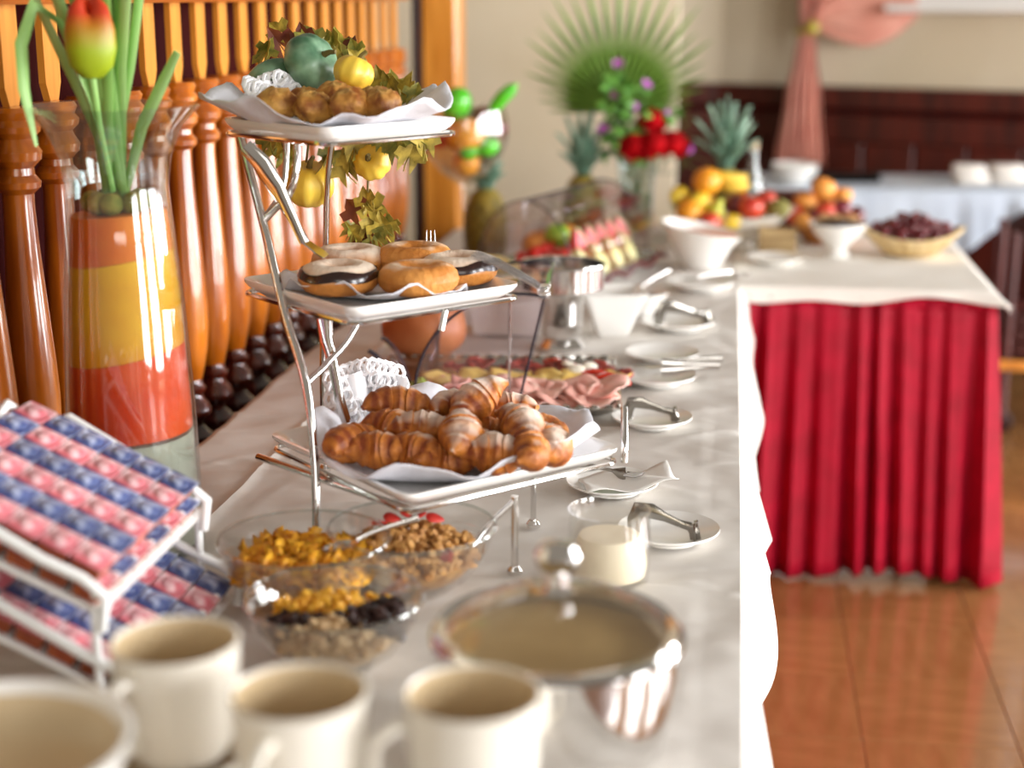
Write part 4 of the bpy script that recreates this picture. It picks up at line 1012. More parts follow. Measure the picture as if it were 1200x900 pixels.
FR = [('orange', orange_m, .040, -.062, 4.30, .185, 'orange on top of the fruit pile in the boat-shaped bowl'), ('orange', orange_m, .038, -.105, 4.245, .105, 'orange at the front left of the boat-shaped bowl'),
      ('lemon', lemon_m, .028, -.135, 4.30, .145, 'lemon at the left end of the boat-shaped bowl'), ('pear', pear_m, .026, -.035, 4.25, .105, 'yellow-green pear standing at the front of the boat-shaped bowl'),
      ('lemon', lemon_m, .027, -.080, 4.26, .135, 'lemon between the two oranges'), ('apple', apple_r, .036, .062, 4.26, .120, 'red apple at the front right of the boat-shaped bowl'),
      ('apple', apple_r, .033, -.05, 4.22, .082, 'red apple at the front rim of the boat-shaped bowl'), ('apple', apple_r, .034, .10, 4.33, .130, 'red apple at the back right of the boat-shaped bowl'),
      ('kiwi', kiwi_m, .028, .135, 4.28, .115, 'brown kiwi at the right end of the boat-shaped bowl'), ('banana', banana_m, .020, .0, 4.33, .190, 'banana on top of the fruit pile'),
      ('lemon', lemon_m, .024, .01, 4.235, .083, 'small lemon at the front middle rim of the boat-shaped bowl'), ('plum', plum_m, .032, .02, 4.30, .12, 'dark plum in the middle of the boat-shaped bowl'),
      ('orange', orange_m, .036, -.07, 4.37, .11, 'orange at the back left of the boat-shaped bowl'), ('apple', apple_r, .034, .03, 4.37, .12, 'red apple at the back middle of the boat-shaped bowl'),
      ('pear', pear_m, .026, -.135, 4.36, .11, 'pear at the back left of the boat-shaped bowl'), ('banana', banana_m, .019, .01, 4.355, .165, 'lower banana of the pair on the fruit pile')]
for (kd, m, r_, x, y, z, lb) in FR:
    rot = {'banana': (R(-60), R(8), R(10)), 'kiwi': (R(30), R(70), 0), 'lemon': (R(80), 0, R(random.uniform(20, 160)))}.get(kd, (R(random.uniform(-25, 25)), R(random.uniform(-25, 25)), 1))
    fruit(kd, lb, (x, y, TT + z), m, r_, rot, 'fruit in the boat-shaped bowl')
# white bowl with pale spread in front
fb = thing('salad_bowl', 'flared white bowl with pink spread in front of the boat-shaped bowl', 'bowl', (-.065, 3.985, TT))
obj('body', B().lathe([(0, 0), (.048, 0), (.05, .004), (.055, .012), (.082, .06), (.104, .098), (.106, .102), (.102, .101), (.078, .062), (.045, .02), (0, .018)], 40, fn=lambda a, r_, z: (r_, z + (.020 * math.cos(a - PI) if z > .09 else 0))), porc, fb)
obj('spread', B().lathe([(0, .090), (.06, .090), (.093, .086)], 30), mat('pink_spread', '#d89a86', .5, col2='#e2b29e', scale=12), fb)
saucer(.128, 4.06, 'white plate on the side table in front of the wooden box', 1.15)
wbx = thing('wooden_box', 'small slatted wooden box between the fruit boat and the berry bowl', 'box', (.135, 4.215, TT))
boxm = mat('pale_box_wood', '#a8895c', .6, col2='#c0a474', scale=8, stretch=(1, 4, 4))
for k in range(3):
    for sy in (-1, 1): obj('slat', B().box((0, .035 * sy, .014 + .024 * k), (.10, .006, .018), .0015), boxm, wbx, smooth=False)
    for sx in (-1, 1): obj('slat', B().box((.047 * sx, 0, .014 + .024 * k), (.006, .064, .018), .0015), boxm, wbx, smooth=False)
obj('bottom', B().box((0, 0, .003), (.10, .07, .006)), boxm, wbx, smooth=False)
# bowl of peaches and plums
pbm = mat('honey_bowl', '#a8662a', .4, col2='#c07c3a', scale=8)
pb = thing('fruit_bowl', 'brown bowl heaped with peaches and plums on the side table', 'bowl', (.275, 4.45, TT))
obj('body', B().lathe([(0, 0), (.055, 0), (.057, .004), (.085, .04), (.105, .075), (.102, .075), (.08, .042), (.05, .012), (0, .010)], 32), pbm, pb)
PP = [('peach', peach_m, .036, .265, 4.43, .155, 'peach on top of the heap in the brown bowl'), ('peach', peach_m, .034, .215, 4.42, .115, 'peach at the upper left of the brown bowl'), ('peach', peach_m, .028, .32, 4.44, .135, 'peach at the upper right of the brown bowl'),
      ('plum', plum_m, .028, .245, 4.365, .085, 'plum at the front left of the brown bowl'), ('plum', plum_m, .030, .315, 4.375, .105, 'dark red plum at the right of the brown bowl'), ('nectarine', apple_r, .030, .185, 4.39, .085, 'red nectarine at the left end of the brown bowl'),
      ('peach', peach_m, .026, .21, 4.355, .075, 'small peach at the front left rim of the brown bowl'), ('plum', plum_m, .028, .355, 4.40, .085, 'plum at the right end of the brown bowl'), ('peach', peach_m, .026, .328, 4.345, .075, 'small peach at the front right rim of the brown bowl'),
      ('nectarine', apple_r, .03, .27, 4.36, .10, 'red nectarine in the front middle of the brown bowl'), ('peach', peach_m, .034, .275, 4.49, .11, 'peach at the back of the brown bowl')]
for (kd, m, r_, x, y, z, lb) in PP: fruit(kd, lb, (x, y, TT + z), m, r_, (R(random.uniform(-30, 30)), R(random.uniform(-30, 30)), 0), 'stone fruit in the brown bowl')
# berry bowl
bb = thing('berry_bowl', 'footed white bowl of black berries in front of the peaches', 'bowl', (.295, 4.20, TT))
obj('body', B().lathe([(0, 0), (.034, 0), (.035, .004), (.026, .02), (.036, .035), (.062, .062), (.078, .088), (.079, .092), (.075, .091), (.058, .064), (.03, .042), (0, .038)], 36), porc, bb)
rr = random.Random(3)
bbk = B()
for k in range(150):
    a = rr.uniform(0, 6.28); d_ = .066 * math.sqrt(rr.random()); bbk.blob((d_ * math.cos(a), d_ * math.sin(a), .080 + .012 * (1 - (d_ / .066) ** 2) + rr.uniform(-.003, .003)), (.0065, .0065, .006), 6, 4)
tag(obj('black_berries', bbk, mat('black_berry', '#120a14', .3, coat=.3), loc=(.295, 4.20, TT)), 'black berries filling the footed white bowl', 'berries', kind='stuff')
bk2 = B()
for k in range(40):
    a = rr.uniform(0.4, 2.6); d_ = rr.uniform(.03, .068); bk2.blob((d_ * math.cos(a), d_ * math.sin(a), .094 + .012 * rr.random()), (.010, .007, .006), 6, 4)
tag(obj('nut_pieces', bk2, mat('nut', '#b98a54', .6, col2='#d0a878', scale=30), loc=(.295, 4.20, TT)), 'brown nut pieces at the back of the berry bowl', 'nuts', kind='stuff')
# cherry basket
cbk = thing('cherry_basket', 'pale woven boat-shaped basket of dark red cherries', 'basket', (.492, 4.235, TT))
straw = mat('straw', '#d2b47c', .6, col2='#e4cc9c', scale=14, stretch=(3, 3, .6), bump=.3, bscale=40)
obj('body', boat(.135, .085, .050, .030, flute=.02), straw, cbk)
for k in range(22):
    a = 2 * PI * k / 22
    obj('stake', B().tube([(.135 * r_ * math.cos(a) * 1.015, .085 * r_ * math.sin(a) * 1.015, .050 * z + .030 * z * abs(math.cos(a)) ** 2.2) for r_, z in ((.45, .06), (.72, .45), (1, 1))], .003, 5), straw, cbk)
rim_pts = [(.135 * math.cos(2 * PI * k / 40), .085 * math.sin(2 * PI * k / 40), .050 + .030 * abs(math.cos(2 * PI * k / 40)) ** 2.2) for k in range(40)]
obj('rim', B().tube(rim_pts, .0042, 6, closed=True), straw, cbk)
cherry_m = mat('cherry_skin', '#4a0610', .2, col2='#7a0c18', scale=6, coat=.5, rnd=.3)
CHL = []
for lvl, (n, ex) in enumerate(((30, .92), (24, .76), (16, .55), (7, .3))):
    for k in range(n):
        a = 2 * PI * k / n + lvl; q = ex * (1 if k % 2 else .82)
        CHL.append((.492 + .125 * q * math.cos(a), 4.235 + .075 * q * math.sin(a), TT + .052 + .018 * lvl + .020 * q * q * abs(math.cos(a)) ** 2.2 * (lvl < 2) + random.uniform(-.003, .003)))
berry('cherry', cherry_m, .0125, CHL, 'dark red cherry heaped in the pale woven basket', 'cherry', 'cherries in the basket', 1.0)
pts_l = thing('small_dish_foot', 'thin glass plate under the cherry basket', 'plate', (.492, 4.235, TT - .0005)) if False else None

# ------------------------------------------------------------------ far end of the room
FT = R(5)
ft = thing('side_table', 'dark wooden table under the pale blue-white cloth by the far wall', 'table', (.85, 6.05, 0), FT)
obj('tabletop', B().box((0, 0, .724), (1.56, .46, .03), .003), wood_dark, ft, smooth=False)
for sx in (-1, 1):
    for sy in (-1, 1): obj('leg', B().box((sx * .72, sy * .18, .355), (.05, .05, .708), .004), wood_dark, ft, smooth=False)
fc = B()
def fcf(u, v):
    x = -.80 + 1.6 * u
    if v < .45: return (x, .245 - .49 * v / .45, .7415)
    q = (v - .45) / .55
    hem = min(.52, max(.07, .23 - .8 * x))
    fold = .012 * math.sin(x * 38) + .008 * math.sin(x * 71 + 1)
    return (x, -.247 - .012 * q - fold * q, .7415 - hem * q)
fc.grid(fcf, 90, 30)
tag(obj('tablecloth', fc, cloth_blue, loc=(.85, 6.05, 0), rot=(0, 0, FT), thick=.0016), 'pale blue-white cloth hanging in a point from the far table', 'tablecloth')
MF = Matrix.Translation((.85, 6.05, .743)) @ Matrix.Rotation(FT, 4, 'Z')
for k in range(3):
    o = obj('white_bowl', B().lathe([(0, 0), (.045, 0), (.047, .004), (.075, .03), (.088, .05), (.086, .051), (.07, .032), (.04, .010), (0, .008)], 32), porc, loc=MF @ Vector((-.615, -.08, .011 * k)))
    tag(o, ['lowest white bowl of the stack on the far table', 'middle white bowl of the stack on the far table', 'uppermost white bowl of the stack on the far table'][k], 'bowl', 'stacked bowls on the far table')
blk = mat('black_lacquer', '#0c0b0c', .7, spec=.2)
bt = thing('black_tray', 'flat black tray on the far table beside the bowl stack', 'tray', MF @ Vector((-.44, .03, 0)), FT)
obj('base', rect_loft([(.145, .09, 0), (.155, .10, .018), (.15, .095, .018), (.14, .085, .006)]), blk, bt, smooth=False)
for sx in (-1, 1): obj('handle', B().tube([(sx * .15, -.03, .016), (sx * .16, -.02, .03), (sx * .16, .02, .03), (sx * .15, .03, .016)], .005, 6), blk, bt)
twm = mat('white_towel', '#f0eae2', .9, bump=.3, bscale=60)
tws = [(.055, -.05, 0), (.045, -.04, .034), (.19, -.06, 0), (.185, -.05, .036), (.32, -.05, 0), (.255, .06, .0)]
tl = ['lower folded white towel at the left of the far table pile', 'upper folded white towel at the left of the far table pile', 'lower folded white towel in the middle of the far table pile', 'highest folded white towel on the far table', 'folded white towel at the right of the far table pile', 'folded white towel behind the far table pile']
for k, (x, y, z) in enumerate(tws):
    t = thing('folded_towel', tl[k], 'towel', MF @ Vector((x, y, z)), FT + R(random.uniform(-10, 10)), 'folded towels on the far table')
    for j in range(3): obj('fold', B().box((0, 0, .006 + .0112 * j), (.125 - .003 * j, .09, .0105), .004), twm, t)
bot = thing('glass_bottle', 'clear glass bottle standing behind the boat-shaped fruit bowl', 'bottle', (.07, 4.62, TT))
obj('body', B().lathe([(0, 0), (.030, 0), (.032, .004), (.032, .12), (.026, .16), (.014, .20), (.012, .235), (.014, .237), (.014, .243), (.010, .243), (.010, .2), (.022, .16), (.028, .12), (.028, .006), (0, .005)], 28), glass_t, bot)
obj('stopper', B().lathe([(0, .243), (.011, .243), (.013, .26), (.009, .268), (0, .268)], 16), mat('cork', '#c0a888', .8), bot)
rbx = thing('menu_box', 'dark red wooden box on the side table behind the plums', 'box', (.17, 4.62, TT))
obj('body', B().box((0, 0, .055), (.13, .09, .11), .004), mahog, rbx, smooth=False)
obj('lid', B().box((0, 0, .116), (.14, .10, .012), .003), mahog, rbx, smooth=False)
# wooden serving trolley in the shade at right
trl = thing('serving_trolley', 'dark wooden trolley with pale lower shelf edge standing at far right', 'trolley', (1.20, 5.32, 0), R(-3))
for sx in (-.26, .26):
    for sy in (-.17, .17): obj('post', B().tube([(sx, sy, .05), (sx, sy, .68)], .017, 10), mahog, trl)
obj('shelf', B().box((0, 0, .24), (.60, .40, .02), .004), wood_dark, trl, smooth=False)
obj('shelf_edge', B().box((0, -.205, .243), (.62, .014, .034), .004), wood_light, trl, smooth=False)
obj('push_bar', B().tube([(-.26, .17, .66), (0, .17, .665), (.26, .17, .66)], .012, 8), wood_dark, trl)
for sx in (-.26, .26):
    for sy in (-.17, .17): obj('wheel', B().lathe([(0, -.012), (.034, -.012), (.04, -.006), (.04, .006), (.034, .012), (0, .012)], 18).xf(Matrix.Rotation(R(90), 4, 'X')), wood_dark, trl, (sx, sy, .04))
cb = thing('wooden_crate', 'low dark wooden crate on the lower shelf of the trolley', 'crate', (1.15, 5.33, .25), R(-3))
for k in range(3):
    for sy in (-1, 1): obj('slat', B().box((0, .13 * sy, .03 + .05 * k), (.36, .012, .04), .003), mahog, cb, smooth=False)
    for sx in (-1, 1): obj('slat', B().box((.176 * sx, 0, .03 + .05 * k), (.012, .248, .04), .003), mahog, cb, smooth=False)
obj('bottom', B().box((0, 0, .006), (.36, .27, .01)), mahog, cb, smooth=False)

# curtain with tie-back
cur_m = mat('salmon_curtain', '#d08672', .6, col2='#de9c88', scale=9, sheen=.4)
cu = thing('curtain', 'salmon pink curtain tied back beside the far window', 'curtain', (.305, 6.76, .70), 0)
def drape(pts, folds, amp):
    # pts: list of (centre x, half width, z)
    def fn(u, v):
        t = v * (len(pts) - 1); i = min(int(t), len(pts) - 2); f = t - i; f = f * f * (3 - 2 * f)
        cx = pts[i][0] * (1 - f) + pts[i + 1][0] * f; hw = pts[i][1] * (1 - f) + pts[i + 1][1] * f; z = pts[i][2] * (1 - t + i) + pts[i + 1][2] * (t - i)
        return (cx - hw + 2 * hw * u, amp * math.sin(u * folds * 2 * PI) * (hw / .1) ** .5 + amp * .4 * math.sin(u * folds * 4.7 + 1 + 2 * v), z)
    return B().grid(fn, 80, 30)
obj('drape', drape([(-.02, .065, 1.55), (-.005, .04, .75), (.0, .032, .58), (-.003, .045, .50), (-.005, .075, .30), (-.007, .105, .015)], 4.5, .022), cur_m, cu, thick=.002)
def swag(u, v):
    x = .02 + .62 * u
    zl = .60 - .10 * math.sin(PI * min(1, u * 1.15)) ** 1.2 + .26 * u ** 2.4
    zt = .60 + 1.0 * u ** .55
    return (x, -.02 - .05 * math.sin(PI * u) * (1 - v) + .010 * math.sin(v * 26 + u * 3), zl * (1 - v) + zt * v)
obj('swag', B().grid(swag, 40, 40), cur_m, cu, thick=.002)
obj('tie_back', B().tube([(.045 * math.cos(2 * PI * k / 16), .03 * math.sin(2 * PI * k / 16), .59 + .012 * math.cos(2 * PI * k / 16)) for k in range(16)], .010, 8, closed=True), mat('gold_braid', '#a8962e', .4, col2='#c8b850', scale=60), cu)
obj('rosette', B().lathe([(0, .0), (.026, .0), (.028, .008), (.018, .012), (.008, .020), (0, .02)], 20).xf(Matrix.Rotation(R(90), 4, 'X')), MATS['gold_braid'], cu, (.02, -.05, .60))
# ------------------------------------------------------------------ foreground, left: tall vase with coloured sand and stalks
vx = thing('tall_vase', 'tall flared glass vase with orange and yellow filling at left', 'vase', (-.735, 1.78, TT))
vp = [(.082, 0), (.084, .004), (.083, .06), (.080, .18), (.073, .32), (.065, .41), (.061, .46), (.066, .495), (.080, .53), (.104, .557)]
obj('glass_body', B().lathe([(0, 0)] + vp + [(.102, .558), (.077, .532), (.062, .496), (.057, .46), (.061, .41), (.069, .32), (.076, .18), (.079, .06), (.079, .008), (0, .007)], 48), glass_t, vx)
def vr(z):
    for i in range(len(vp) - 1):
        if vp[i][1] <= z <= vp[i + 1][1]: return vp[i][0] + (vp[i + 1][0] - vp[i][0]) * (z - vp[i][1]) / (vp[i + 1][1] - vp[i][1]) - .0055
    return .05
def layer(z0, z1, m, lb, wv0=0, wv1=0, ph=0):
    n = 6; prof = [(0, z0)] + [(vr(z0 + (z1 - z0) * i / n) , z0 + (z1 - z0) * i / n) for i in range(n + 1)] + [(0, z1)]
    o = obj('filling', B().lathe(prof, 40, fn=lambda a, r_, z: (r_, z + (wv1 * math.sin(a + ph) if z > (z0 + z1) / 2 else wv0 * math.sin(a + ph)))), m, vx); o['label'] = lb
layer(.009, .153, mat('grey_sand', '#b9b2a2', .9, col2='#cfc8b8', scale=12), 'pale grey sand layer', 0, .004)
layer(.1535, .255, mat('red_orange_sand', '#e23c06', .6, col2='#fa5c0c', scale=7), 'red-orange layer', .004, .012, 1.2)
layer(.2555, .375, mat('yellow_sand', '#f0960a', .6, col2='#ffc41c', scale=6), 'yellow layer', .012, .01, 1.2)
layer(.3755, .430, mat('orange_sand', '#e65a08', .6, col2='#ff9a1c', scale=7), 'orange top layer', .01, .004, 1.2)
pebm = mat('green_moss', '#6a6a22', .9, col2='#a08a3a', scale=40, bump=.5)
for k in range(9):
    a = 2.4 * k; obj('moss_ball', B().blob((.030 * math.cos(a) * (k > 0), .030 * math.sin(a) * (k > 0), .442), (.016, .016, .014), 10, 8), pebm, vx)
stk = mat('green_stalk', '#7cae4e', .45, col2='#aed08a', scale=6, stretch=(2, 2, .3))
VB = Vector((-.735, 1.78, TT))
ST = [(-.075, -.01, .76, .0065, 'leftmost'), (-.095, .0, .70, .005, 'thin outermost left'), (-.045, -.012, .78, .008, 'second from left'), (-.02, .01, .80, .007, 'third from left'), (.0, -.01, .80, .008, 'middle'), (.015, .01, .79, .006, 'slim middle'), (.03, -.006, .78, .0075, 'tall right'), (.085, .0, .62, .006, 'short right-leaning'), (.05, .012, .76, .005, 'thin right'), (-.06, .015, .77, .006, 'pale left-leaning'), (-.032, -.018, .79, .007, 'broad left'), (.010, -.02, .80, .0085, 'broad middle'), (.045, -.015, .77, .007, 'broad right')]
for k, (dx, dy, z, r_, nm) in enumerate(ST):
    q = -1 if k % 2 else 1
    base = Vector((.012 * math.sin(k * 2.1), .012 * math.cos(k * 2.1), .445))
    mid = Vector((dx * .42, dy, .445 + (z - .445) * .5)); top = Vector((dx, dy * 1.5, z))
    tag(obj('grass_stalk', B().tube([base, base.lerp(mid, .5), mid, mid.lerp(top, .5), top], [r_ * .9, r_ * 1.3, r_ * 1.6, r_ * 1.6, r_ * 1.1], 8, flat=.45, up=(.5, 1, 0)), stk, loc=VB), nm + ' long green stalk standing in the tall vase', 'stalk', 'green stalks in the tall vase')
t = thing('tulip', 'red and yellow tulip bud among the stalks of the tall vase', 'tulip', VB + Vector((.003, -.06, .456)))
tul = mat('tulip_petal', '#9aa812', .45)
nt = tul.node_tree; rp = nt.nodes.new('ShaderNodeValToRGB'); tc = nt.nodes.new('ShaderNodeTexCoord'); sp = nt.nodes.new('ShaderNodeSeparateXYZ')
nt.links.new(tc.outputs['Generated'], sp.inputs[0]); nt.links.new(sp.outputs['Z'], rp.inputs[0]); nt.links.new(rp.outputs[0], nt.nodes['Principled BSDF'].inputs['Base Color'])
rp.color_ramp.elements[0].color = lin('#8ea012'); rp.color_ramp.elements[0].position = .35; rp.color_ramp.elements[1].color = lin('#b0300c'); rp.color_ramp.elements[1].position = .8
obj('bud', B().lathe([(0, .135), (.012, .137), (.024, .150), (.0285, .170), (.028, .190), (.022, .208), (.012, .218), (0, .214)], 24, fn=lambda a, r_, z: (r_ * (1 + .07 * math.cos(3 * a)), z + (.010 * math.cos(3 * a) if z > .2 else 0))), tul, t)
obj('stem', B().tube([(-.005, .05, .0), (-.004, .02, .08), (0, 0, .138)], .0045, 8), stk, t)
# leaf of another plant at the far left edge
tag(obj('drooping_blade', B().tube([(-.004, 0, .445), (-.02, -.01, .56), (-.045, -.03, .655), (-.066, -.05, .675), (-.076, -.07, .63), (-.072, -.08, .58), (-.062, -.08, .515)], [.005, .007, .008, .008, .008, .007, .002], 8, flat=.3), stk, loc=VB), 'drooping green blade hanging over the left rim of the tall vase', 'stalk', 'green stalks in the tall vase')

# ------------------------------------------------------------------ white wire rack with foil portion packs
RB = Vector((-.685, 1.45, TT)); RZ = R(90)
rk = thing('portion_rack', 'white wire two-tier rack filled with foil portion packs', 'rack', RB, RZ)
wire = mat('white_wire', '#f2f2f0', .4)
RW, RD = .285, .195     # width, depth
SL = .46
def shelfz(y, tier): return (.108 if tier else .012) + SL * (y + RD / 2)
TY = (-.035, 0)
for tier in (0, 1):
    o = B().box((0, 0, 0), (RW, RD * 1.127, .003)).xf(Matrix.Rotation(math.atan(SL), 4, 'X'))
    obj('shelf', o, wire, rk, (0, TY[tier], shelfz(0, tier)), smooth=False)
    for k in range(9):
        x = -RW / 2 + RW * k / 8
        obj('shelf_wire', B().tube([(x, -RD / 2, shelfz(-RD / 2, tier) + .003), (x, RD / 2, shelfz(RD / 2, tier) + .003)], .002, 6), wire, rk, (0, TY[tier], 0))
    obj('front_lip', B().tube([(-RW / 2, -RD / 2, shelfz(-RD / 2, tier) + .02), (RW / 2, -RD / 2, shelfz(-RD / 2, tier) + .02)], .005, 8), wire, rk, (0, TY[tier], 0))
    for sx in (-1, 1):
        x = sx * (RW / 2 + .004); z0 = shelfz(-RD / 2, tier); z1 = shelfz(RD / 2, tier)
        obj('side_hoop', B().tube([(x, -RD / 2 - .006, max(.003, z0 - .015)), (x, -RD / 2 - .012, z0 + .02), (x, -RD / 2 + .01, z0 + .038), (x, -RD / 4, z0 + .055), (x, RD / 4, z1 + .022), (x, RD / 2, z1 + .005)], .0055, 10), wire, rk, (0, TY[tier], 0))
for sx in (-1, 1):
    x = sx * (RW / 2 + .004)
    for y_ in (-RD / 2, RD / 2):
        obj('leg', B().tube([(x, y_, .002), (x, y_, shelfz(y_, 1) + .01)], .0045, 8), wire, rk)
    obj('foot_bar', B().tube([(x, -RD / 2, .004), (x, RD / 2, .004)], .004, 8), wire, rk)
    obj('top_hoop', B().tube([(x - sx * .01, RD / 2, shelfz(RD / 2, 1)), (x - sx * .014, RD / 2 + .002, shelfz(RD / 2, 1) + .03), (x - sx * .045, RD / 2 + .002, shelfz(RD / 2, 1) + .048), (x - sx * .08, RD / 2 + .002, shelfz(RD / 2, 1) + .035), (x - sx * .088, RD / 2, shelfz(RD / 2, 1))], .005, 10), wire, rk)
pk_pink = mat('pink_foil', '#c4626c', .4, col2='#ecd2d2', scale=34, lo=.42, hi=.62, rnd=.15)
pk_blue = mat('blue_foil', '#3a4878', .4, col2='#c4cade', scale=38, lo=.45, hi=.64, rnd=.2)
pk_side = mat('amber_tub', '#8a3a26', .4, col2='#b8662c', scale=20, rnd=.2)
def pack(m):
    w_, d_ = .044, .034
    tub = rect_loft([(w_ * .40, d_ * .38, 0), (w_ * .46, d_ * .45, .014), (w_ * .46, d_ * .45, .0155)])
    lid = B().box((0, 0, .0175), (w_, d_, .0035), .0012); lid.blob((0, 0, .0185), (w_ * .40, d_ * .36, .0045), 10, 6)
    return tub.mesh('tub', pk_side, False), lid.mesh('foil_lid', m)
packs = {'pink': pack(pk_pink), 'blue': pack(pk_blue)}
MR = Matrix.Translation(RB) @ Matrix.Rotation(RZ, 4, 'Z')
for tier in (0, 1):
    for r_ in range(6):
        for c_ in range(6):
            for lay in range(2 if tier else 1):
                if lay == 0 and tier and r_ > 0 and 0 < c_: continue
                colr = 'pink' if (c_ + (r_ == 5)) % 2 == 0 else 'blue'
                x = -RW / 2 + .026 + .0465 * c_; y = -RD / 2 + .016 + .0325 * r_
                z = shelfz(y, tier) + .004 + .0225 * lay
                lb = colr + '-lidded foil portion pack on the ' + ('upper shelf of the white wire rack' if tier else 'lower shelf of the white wire rack')
                t = thing('portion_pack', lb, 'portion pack', MR @ Vector((x, y + TY[tier], z)), rot=(math.atan(SL), 0, RZ), group=colr + ' packs on the ' + ('upper' if tier else 'lower') + ' shelf')
                obj('tub', packs[colr][0], None, t); obj('foil_lid', packs[colr][1], None, t)

# ------------------------------------------------------------------ mugs, stacked two high
mug_b = B().lathe([(0, .0), (.036, .0), (.038, .003), (.040, .008), (.0455, .020), (.0485, .050), (.0505, .090), (.0512, .0955), (.049, .0965), (.0475, .094)], 48)
mug_in = B().lathe([(.0475, .094), (.0465, .090), (.0445, .050), (.041, .020), (.034, .010), (0, .009)], 48).mesh('inside_face', porc_in)
mug_me = mug_b.mesh('body', porc_warm)
hdl_me = B().tube([(.046, 0, .076), (.060, 0, .080), (.074, 0, .070), (.077, 0, .052), (.071, 0, .034), (.058, 0, .024), (.045, 0, .024)], [.007, .0065, .006, .006, .006, .0065, .007], 10, flat=.75).mesh('handle', porc_warm)
def mug(lb, loc, rz):
    t = thing('mug', lb, 'mug', loc, rz, 'stacked mugs in the foreground')
    obj('body', mug_me, None, t); obj('inside_face', mug_in, None, t); obj('handle', hdl_me, None, t)
for (x, y, rz, nm, s) in ((-.420, 1.075, -115, 'left stack, nearest the wire rack', 1.1), (-.298, 1.000, -100, 'middle stack', 1.0), (-.172, 1.015, -150, 'right stack, beside the steel tureen', 1.1)):
    mug('lower cream mug of the ' + nm, (x, y, TT), R(rz + 160))
    mug('upper cream mug of the ' + nm, (x, y, TT + .0968), R(rz))
# big cream bowl in the lower left corner, standing on a wooden block
blk2 = thing('wooden_riser', 'low wooden riser block under the large bowl at bottom left', 'riser', (-.500, .912, TT), R(10))
obj('block', B().box((0, 0, .050), (.16, .13, .10), .006), boxm, blk2, smooth=False)
lb_ = thing('large_bowl', 'large white bowl with beige inside in the bottom left corner', 'bowl', (-.500, .915, TT + .101))
obj('body', B().lathe([(0, 0), (.05, 0), (.052, .004), (.085, .040), (.100, .074), (.102, .080), (.097, .081), (.092, .072)], 56), porc, lb_)
obj('inside_face', B().lathe([(.092, .072), (.078, .058), (.05, .052), (0, .050)], 56), porc_in, lb_)

# ------------------------------------------------------------------ steel tureen with glass lid
tp = thing('tureen', 'polished steel tureen with a domed lid in the foreground', 'tureen', (-.138, 1.265, TT))
obj('pan', B().lathe([(0, 0), (.07, 0), (.076, .006), (.095, .030), (.104, .070), (.107, .105), (.107, .128), (.114, .131), (.114, .134), (.104, .134), (.103, .105), (.100, .070), (.091, .033), (.07, .010), (0, .008)], 56), steel, tp)
lidg = obj('lid', B().lathe([(.100, .004), (.090, .015), (.070, .028), (.040, .037), (.018, .040), (.0, .0405)], 48), glassmat('lid_glass', '#f4efe4', .10, top=.7), tp, (0, 0, .1345)); lidg['label'] = 'domed glass lid with steel rim'
obj('rim', B().lathe([(.099, .0), (.109, .0), (.111, .004), (.108, .008), (.099, .006), (.099, .0)], 56), steel, lidg)
obj('knob', B().lathe([(0, .039), (.016, .040), (.010, .046), (.009, .056), (.018, .064), (.021, .074), (.016, .083), (0, .086)], 24), steel, lidg)
stew = mat('creamy_porridge', '#a88e5e', .5, col2='#c4ac7c', scale=9)
obj('porridge', B().lathe([(0, .127), (.06, .126), (.102, .124)], 40), stew, tp)

# ------------------------------------------------------------------ glass bowls with cereals
bowl_b = [(0, 0), (.045, 0), (.048, .003), (.070, .020), (.088, .048), (.096, .072), (.099, .075), (.096, .078), (.092, .074), (.084, .049), (.066, .023), (.045, .008), (0, .007)]
gb_me = B().lathe(bowl_b, 48).mesh('glass_body', glass)
def bowl(lb, loc, s):
    t = thing('glass_bowl', lb, 'bowl', loc, 0, 'glass cereal bowls')
    obj('glass_body', gb_me, None, t); t.scale = (s,) * 3
    obj('rim_bead', B().tube([(.0965 * math.cos(2 * PI * k / 48), .0965 * math.sin(2 * PI * k / 48), .0765) for k in range(48)], .0022, 6, closed=True), glass_t, t)
    return t
def heap(n, R0, z0, dome, sz, seed, kind, sector=None):
    rnd = random.Random(seed); b = B()
    for i in range(n):
        a = rnd.uniform(*(sector or (0, 2 * PI))); d_ = R0 * math.sqrt(rnd.random())
        z = z0 + dome * (1 - (d_ / R0) ** 2) + rnd.uniform(-.012, .003)
        c = (d_ * math.cos(a), d_ * math.sin(a), z); M = Matrix.Rotation(rnd.uniform(0, 3), 4, (rnd.random(), rnd.random(), rnd.random() + .01))
        s = sz * rnd.uniform(.7, 1.25)
        if kind == 'flake': q = B().grid(lambda u, v: ((u - .5) * 2 * s, (v - .5) * 1.6 * s, .5 * s * math.sin(PI * u) * math.cos(2 * v)), 2, 2)
        elif kind == 'cube': q = B().box((0, 0, 0), (s * 1.4, s * 1.1, s), s * .2)
        else: q = B().blob((0, 0, 0), (s, s * .7, s * .5), 6, 4)
        q.xf(M); q.xf(Matrix.Translation(c)); b.add(q.v, q.f)
    return b
def bed(R0, z0, m, name, loc, lb, cat):
    pass
corn = mat('cornflake', '#d88a0c', .5, col2='#f0b428', scale=50)
gran = mat('granola', '#9a6428', .6, col2='#cf9c58', scale=60)
dried = mat('dried_mango', '#e09a14', .45, col2='#f0bc3c', scale=40)
rais = mat('raisin', '#1e0c0a', .4, col2='#3c1a14', scale=40)
nutm = mat('nut_mix', '#b08a5a', .6, col2='#d8bc90', scale=40)
b1 = (-.472, 1.625, TT); b2 = (-.395, 1.465, TT); b3 = (-.357, 1.685, TT + .0)
bowl('glass bowl of yellow cornflakes next to the tall vase', b1, 1.02)
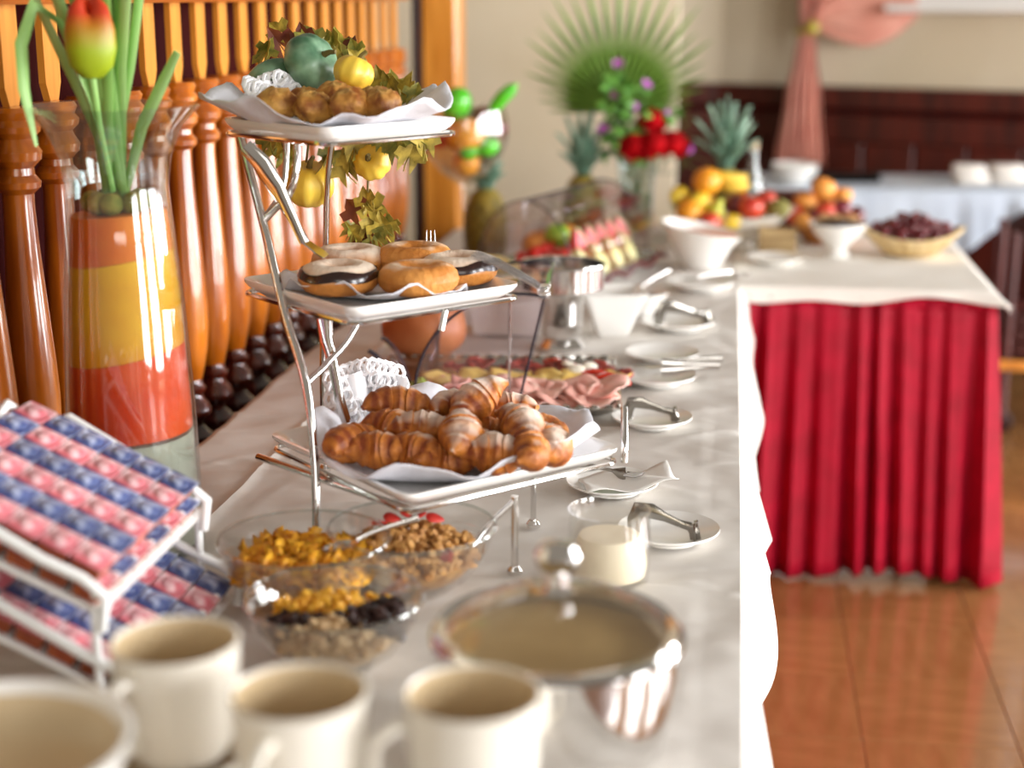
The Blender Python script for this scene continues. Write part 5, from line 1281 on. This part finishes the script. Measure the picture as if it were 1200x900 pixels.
bowl('glass bowl of raisins, nuts and dried mango in front', b2, .97)
bowl('glass bowl of granola with strawberries under the bottom plate', b3, 1.02)
def filler(prof): return B().lathe(prof, 32)
def content(name, mats_, loc, parts, lb, cat):
    o = obj(name, parts, mats_, loc=loc); tag(o, lb, cat, kind='stuff'); return o
q = heap(420, .082, .052, .012, .010, 1, 'flake'); q.lathe([(0, .009), (.045, .010), (.064, .024), (.080, .046), (.04, .052), (0, .053)], 30); 
o = content('cornflakes', corn, b1, q, 'yellow cornflakes heaped in the glass bowl by the tall vase', 'cornflakes'); o.modifiers.new('t', 'SOLIDIFY').thickness = .0012
q = heap(380, .080, .050, .016, .008, 2, 'nut'); q.lathe([(0, .009), (.045, .010), (.064, .024), (.079, .044), (.04, .050), (0, .052)], 30)
content('granola', gran, b3, q, 'brown granola clusters in the glass bowl under the bottom plate', 'granola')
q = heap(120, .075, .050, .006, .008, 3, 'cube', (.9, 2.9))
content('dried_mango', dried, b2, q, 'yellow dried mango cubes at the back of the front glass bowl', 'dried mango')
q = heap(170, .078, .050, .004, .007, 4, 'nut', (-.6, .9)); q2 = heap(120, .070, .046, .004, .007, 14, 'nut', (2.9, 4.1)); q.add(q2.v, q2.f)
content('raisins', rais, b2, q, 'dark raisins in the front glass bowl', 'raisins')
q = heap(170, .074, .048, .004, .0075, 5, 'nut', (4.0, 5.7)); q.lathe([(0, .009), (.043, .010), (.060, .024), (.076, .043), (.04, .046), (0, .046)], 30)
content('nut_mix', nutm, b2, q, 'pale chopped nuts at the front of the front glass bowl', 'nuts')
strs = mat('dried_strawberry', '#a81c18', .5, col2='#c83a2c', scale=40)
for k, (x, y, z) in enumerate(((-.03, .03, .075), (-.015, .04, .078), (-.045, .02, .072), (.0, .035, .077), (.05, -.045, .058), (.02, .04, .074))):
    tag(obj('strawberry_slice', B().blob((0, 0, 0), (.012, .008, .003), 12, 6, lambda v: Vector((v.x, v.y * (1 - .4 * v.x), v.z))), strs, loc=(b3[0] + x, b3[1] + y, b3[2] + z), rot=(R(25), R(15), k * 1.3)), 'dried red strawberry slice on top of the granola', 'strawberry', 'strawberry slices on the granola')
sp1 = spoon('silver spoon with handle over the rim of the cornflake bowl', (b1[0] + .045, b1[1] - .005, TT + .070), R(25), .7, -8)

# ------------------------------------------------------------------ glass jar with cream sauce
jr = thing('glass_jar', 'wide clear glass jar half filled with cream beside the nearest saucer', 'jar', (-.128, 1.742, TT))
obj('glass_body', B().lathe([(0, 0), (.046, 0), (.049, .004), (.050, .02), (.050, .060), (.048, .082), (.050, .090), (.047, .090), (.0455, .080), (.047, .060), (.047, .02), (.044, .008), (0, .007)], 40), glass, jr)
obj('cream', B().lathe([(0, .008), (.044, .009), (.0465, .022), (.041, .045), (.036, .058), (.028, .060), (0, .057)], 36), mat('cream_sauce', '#f6e8cc', .5), jr)
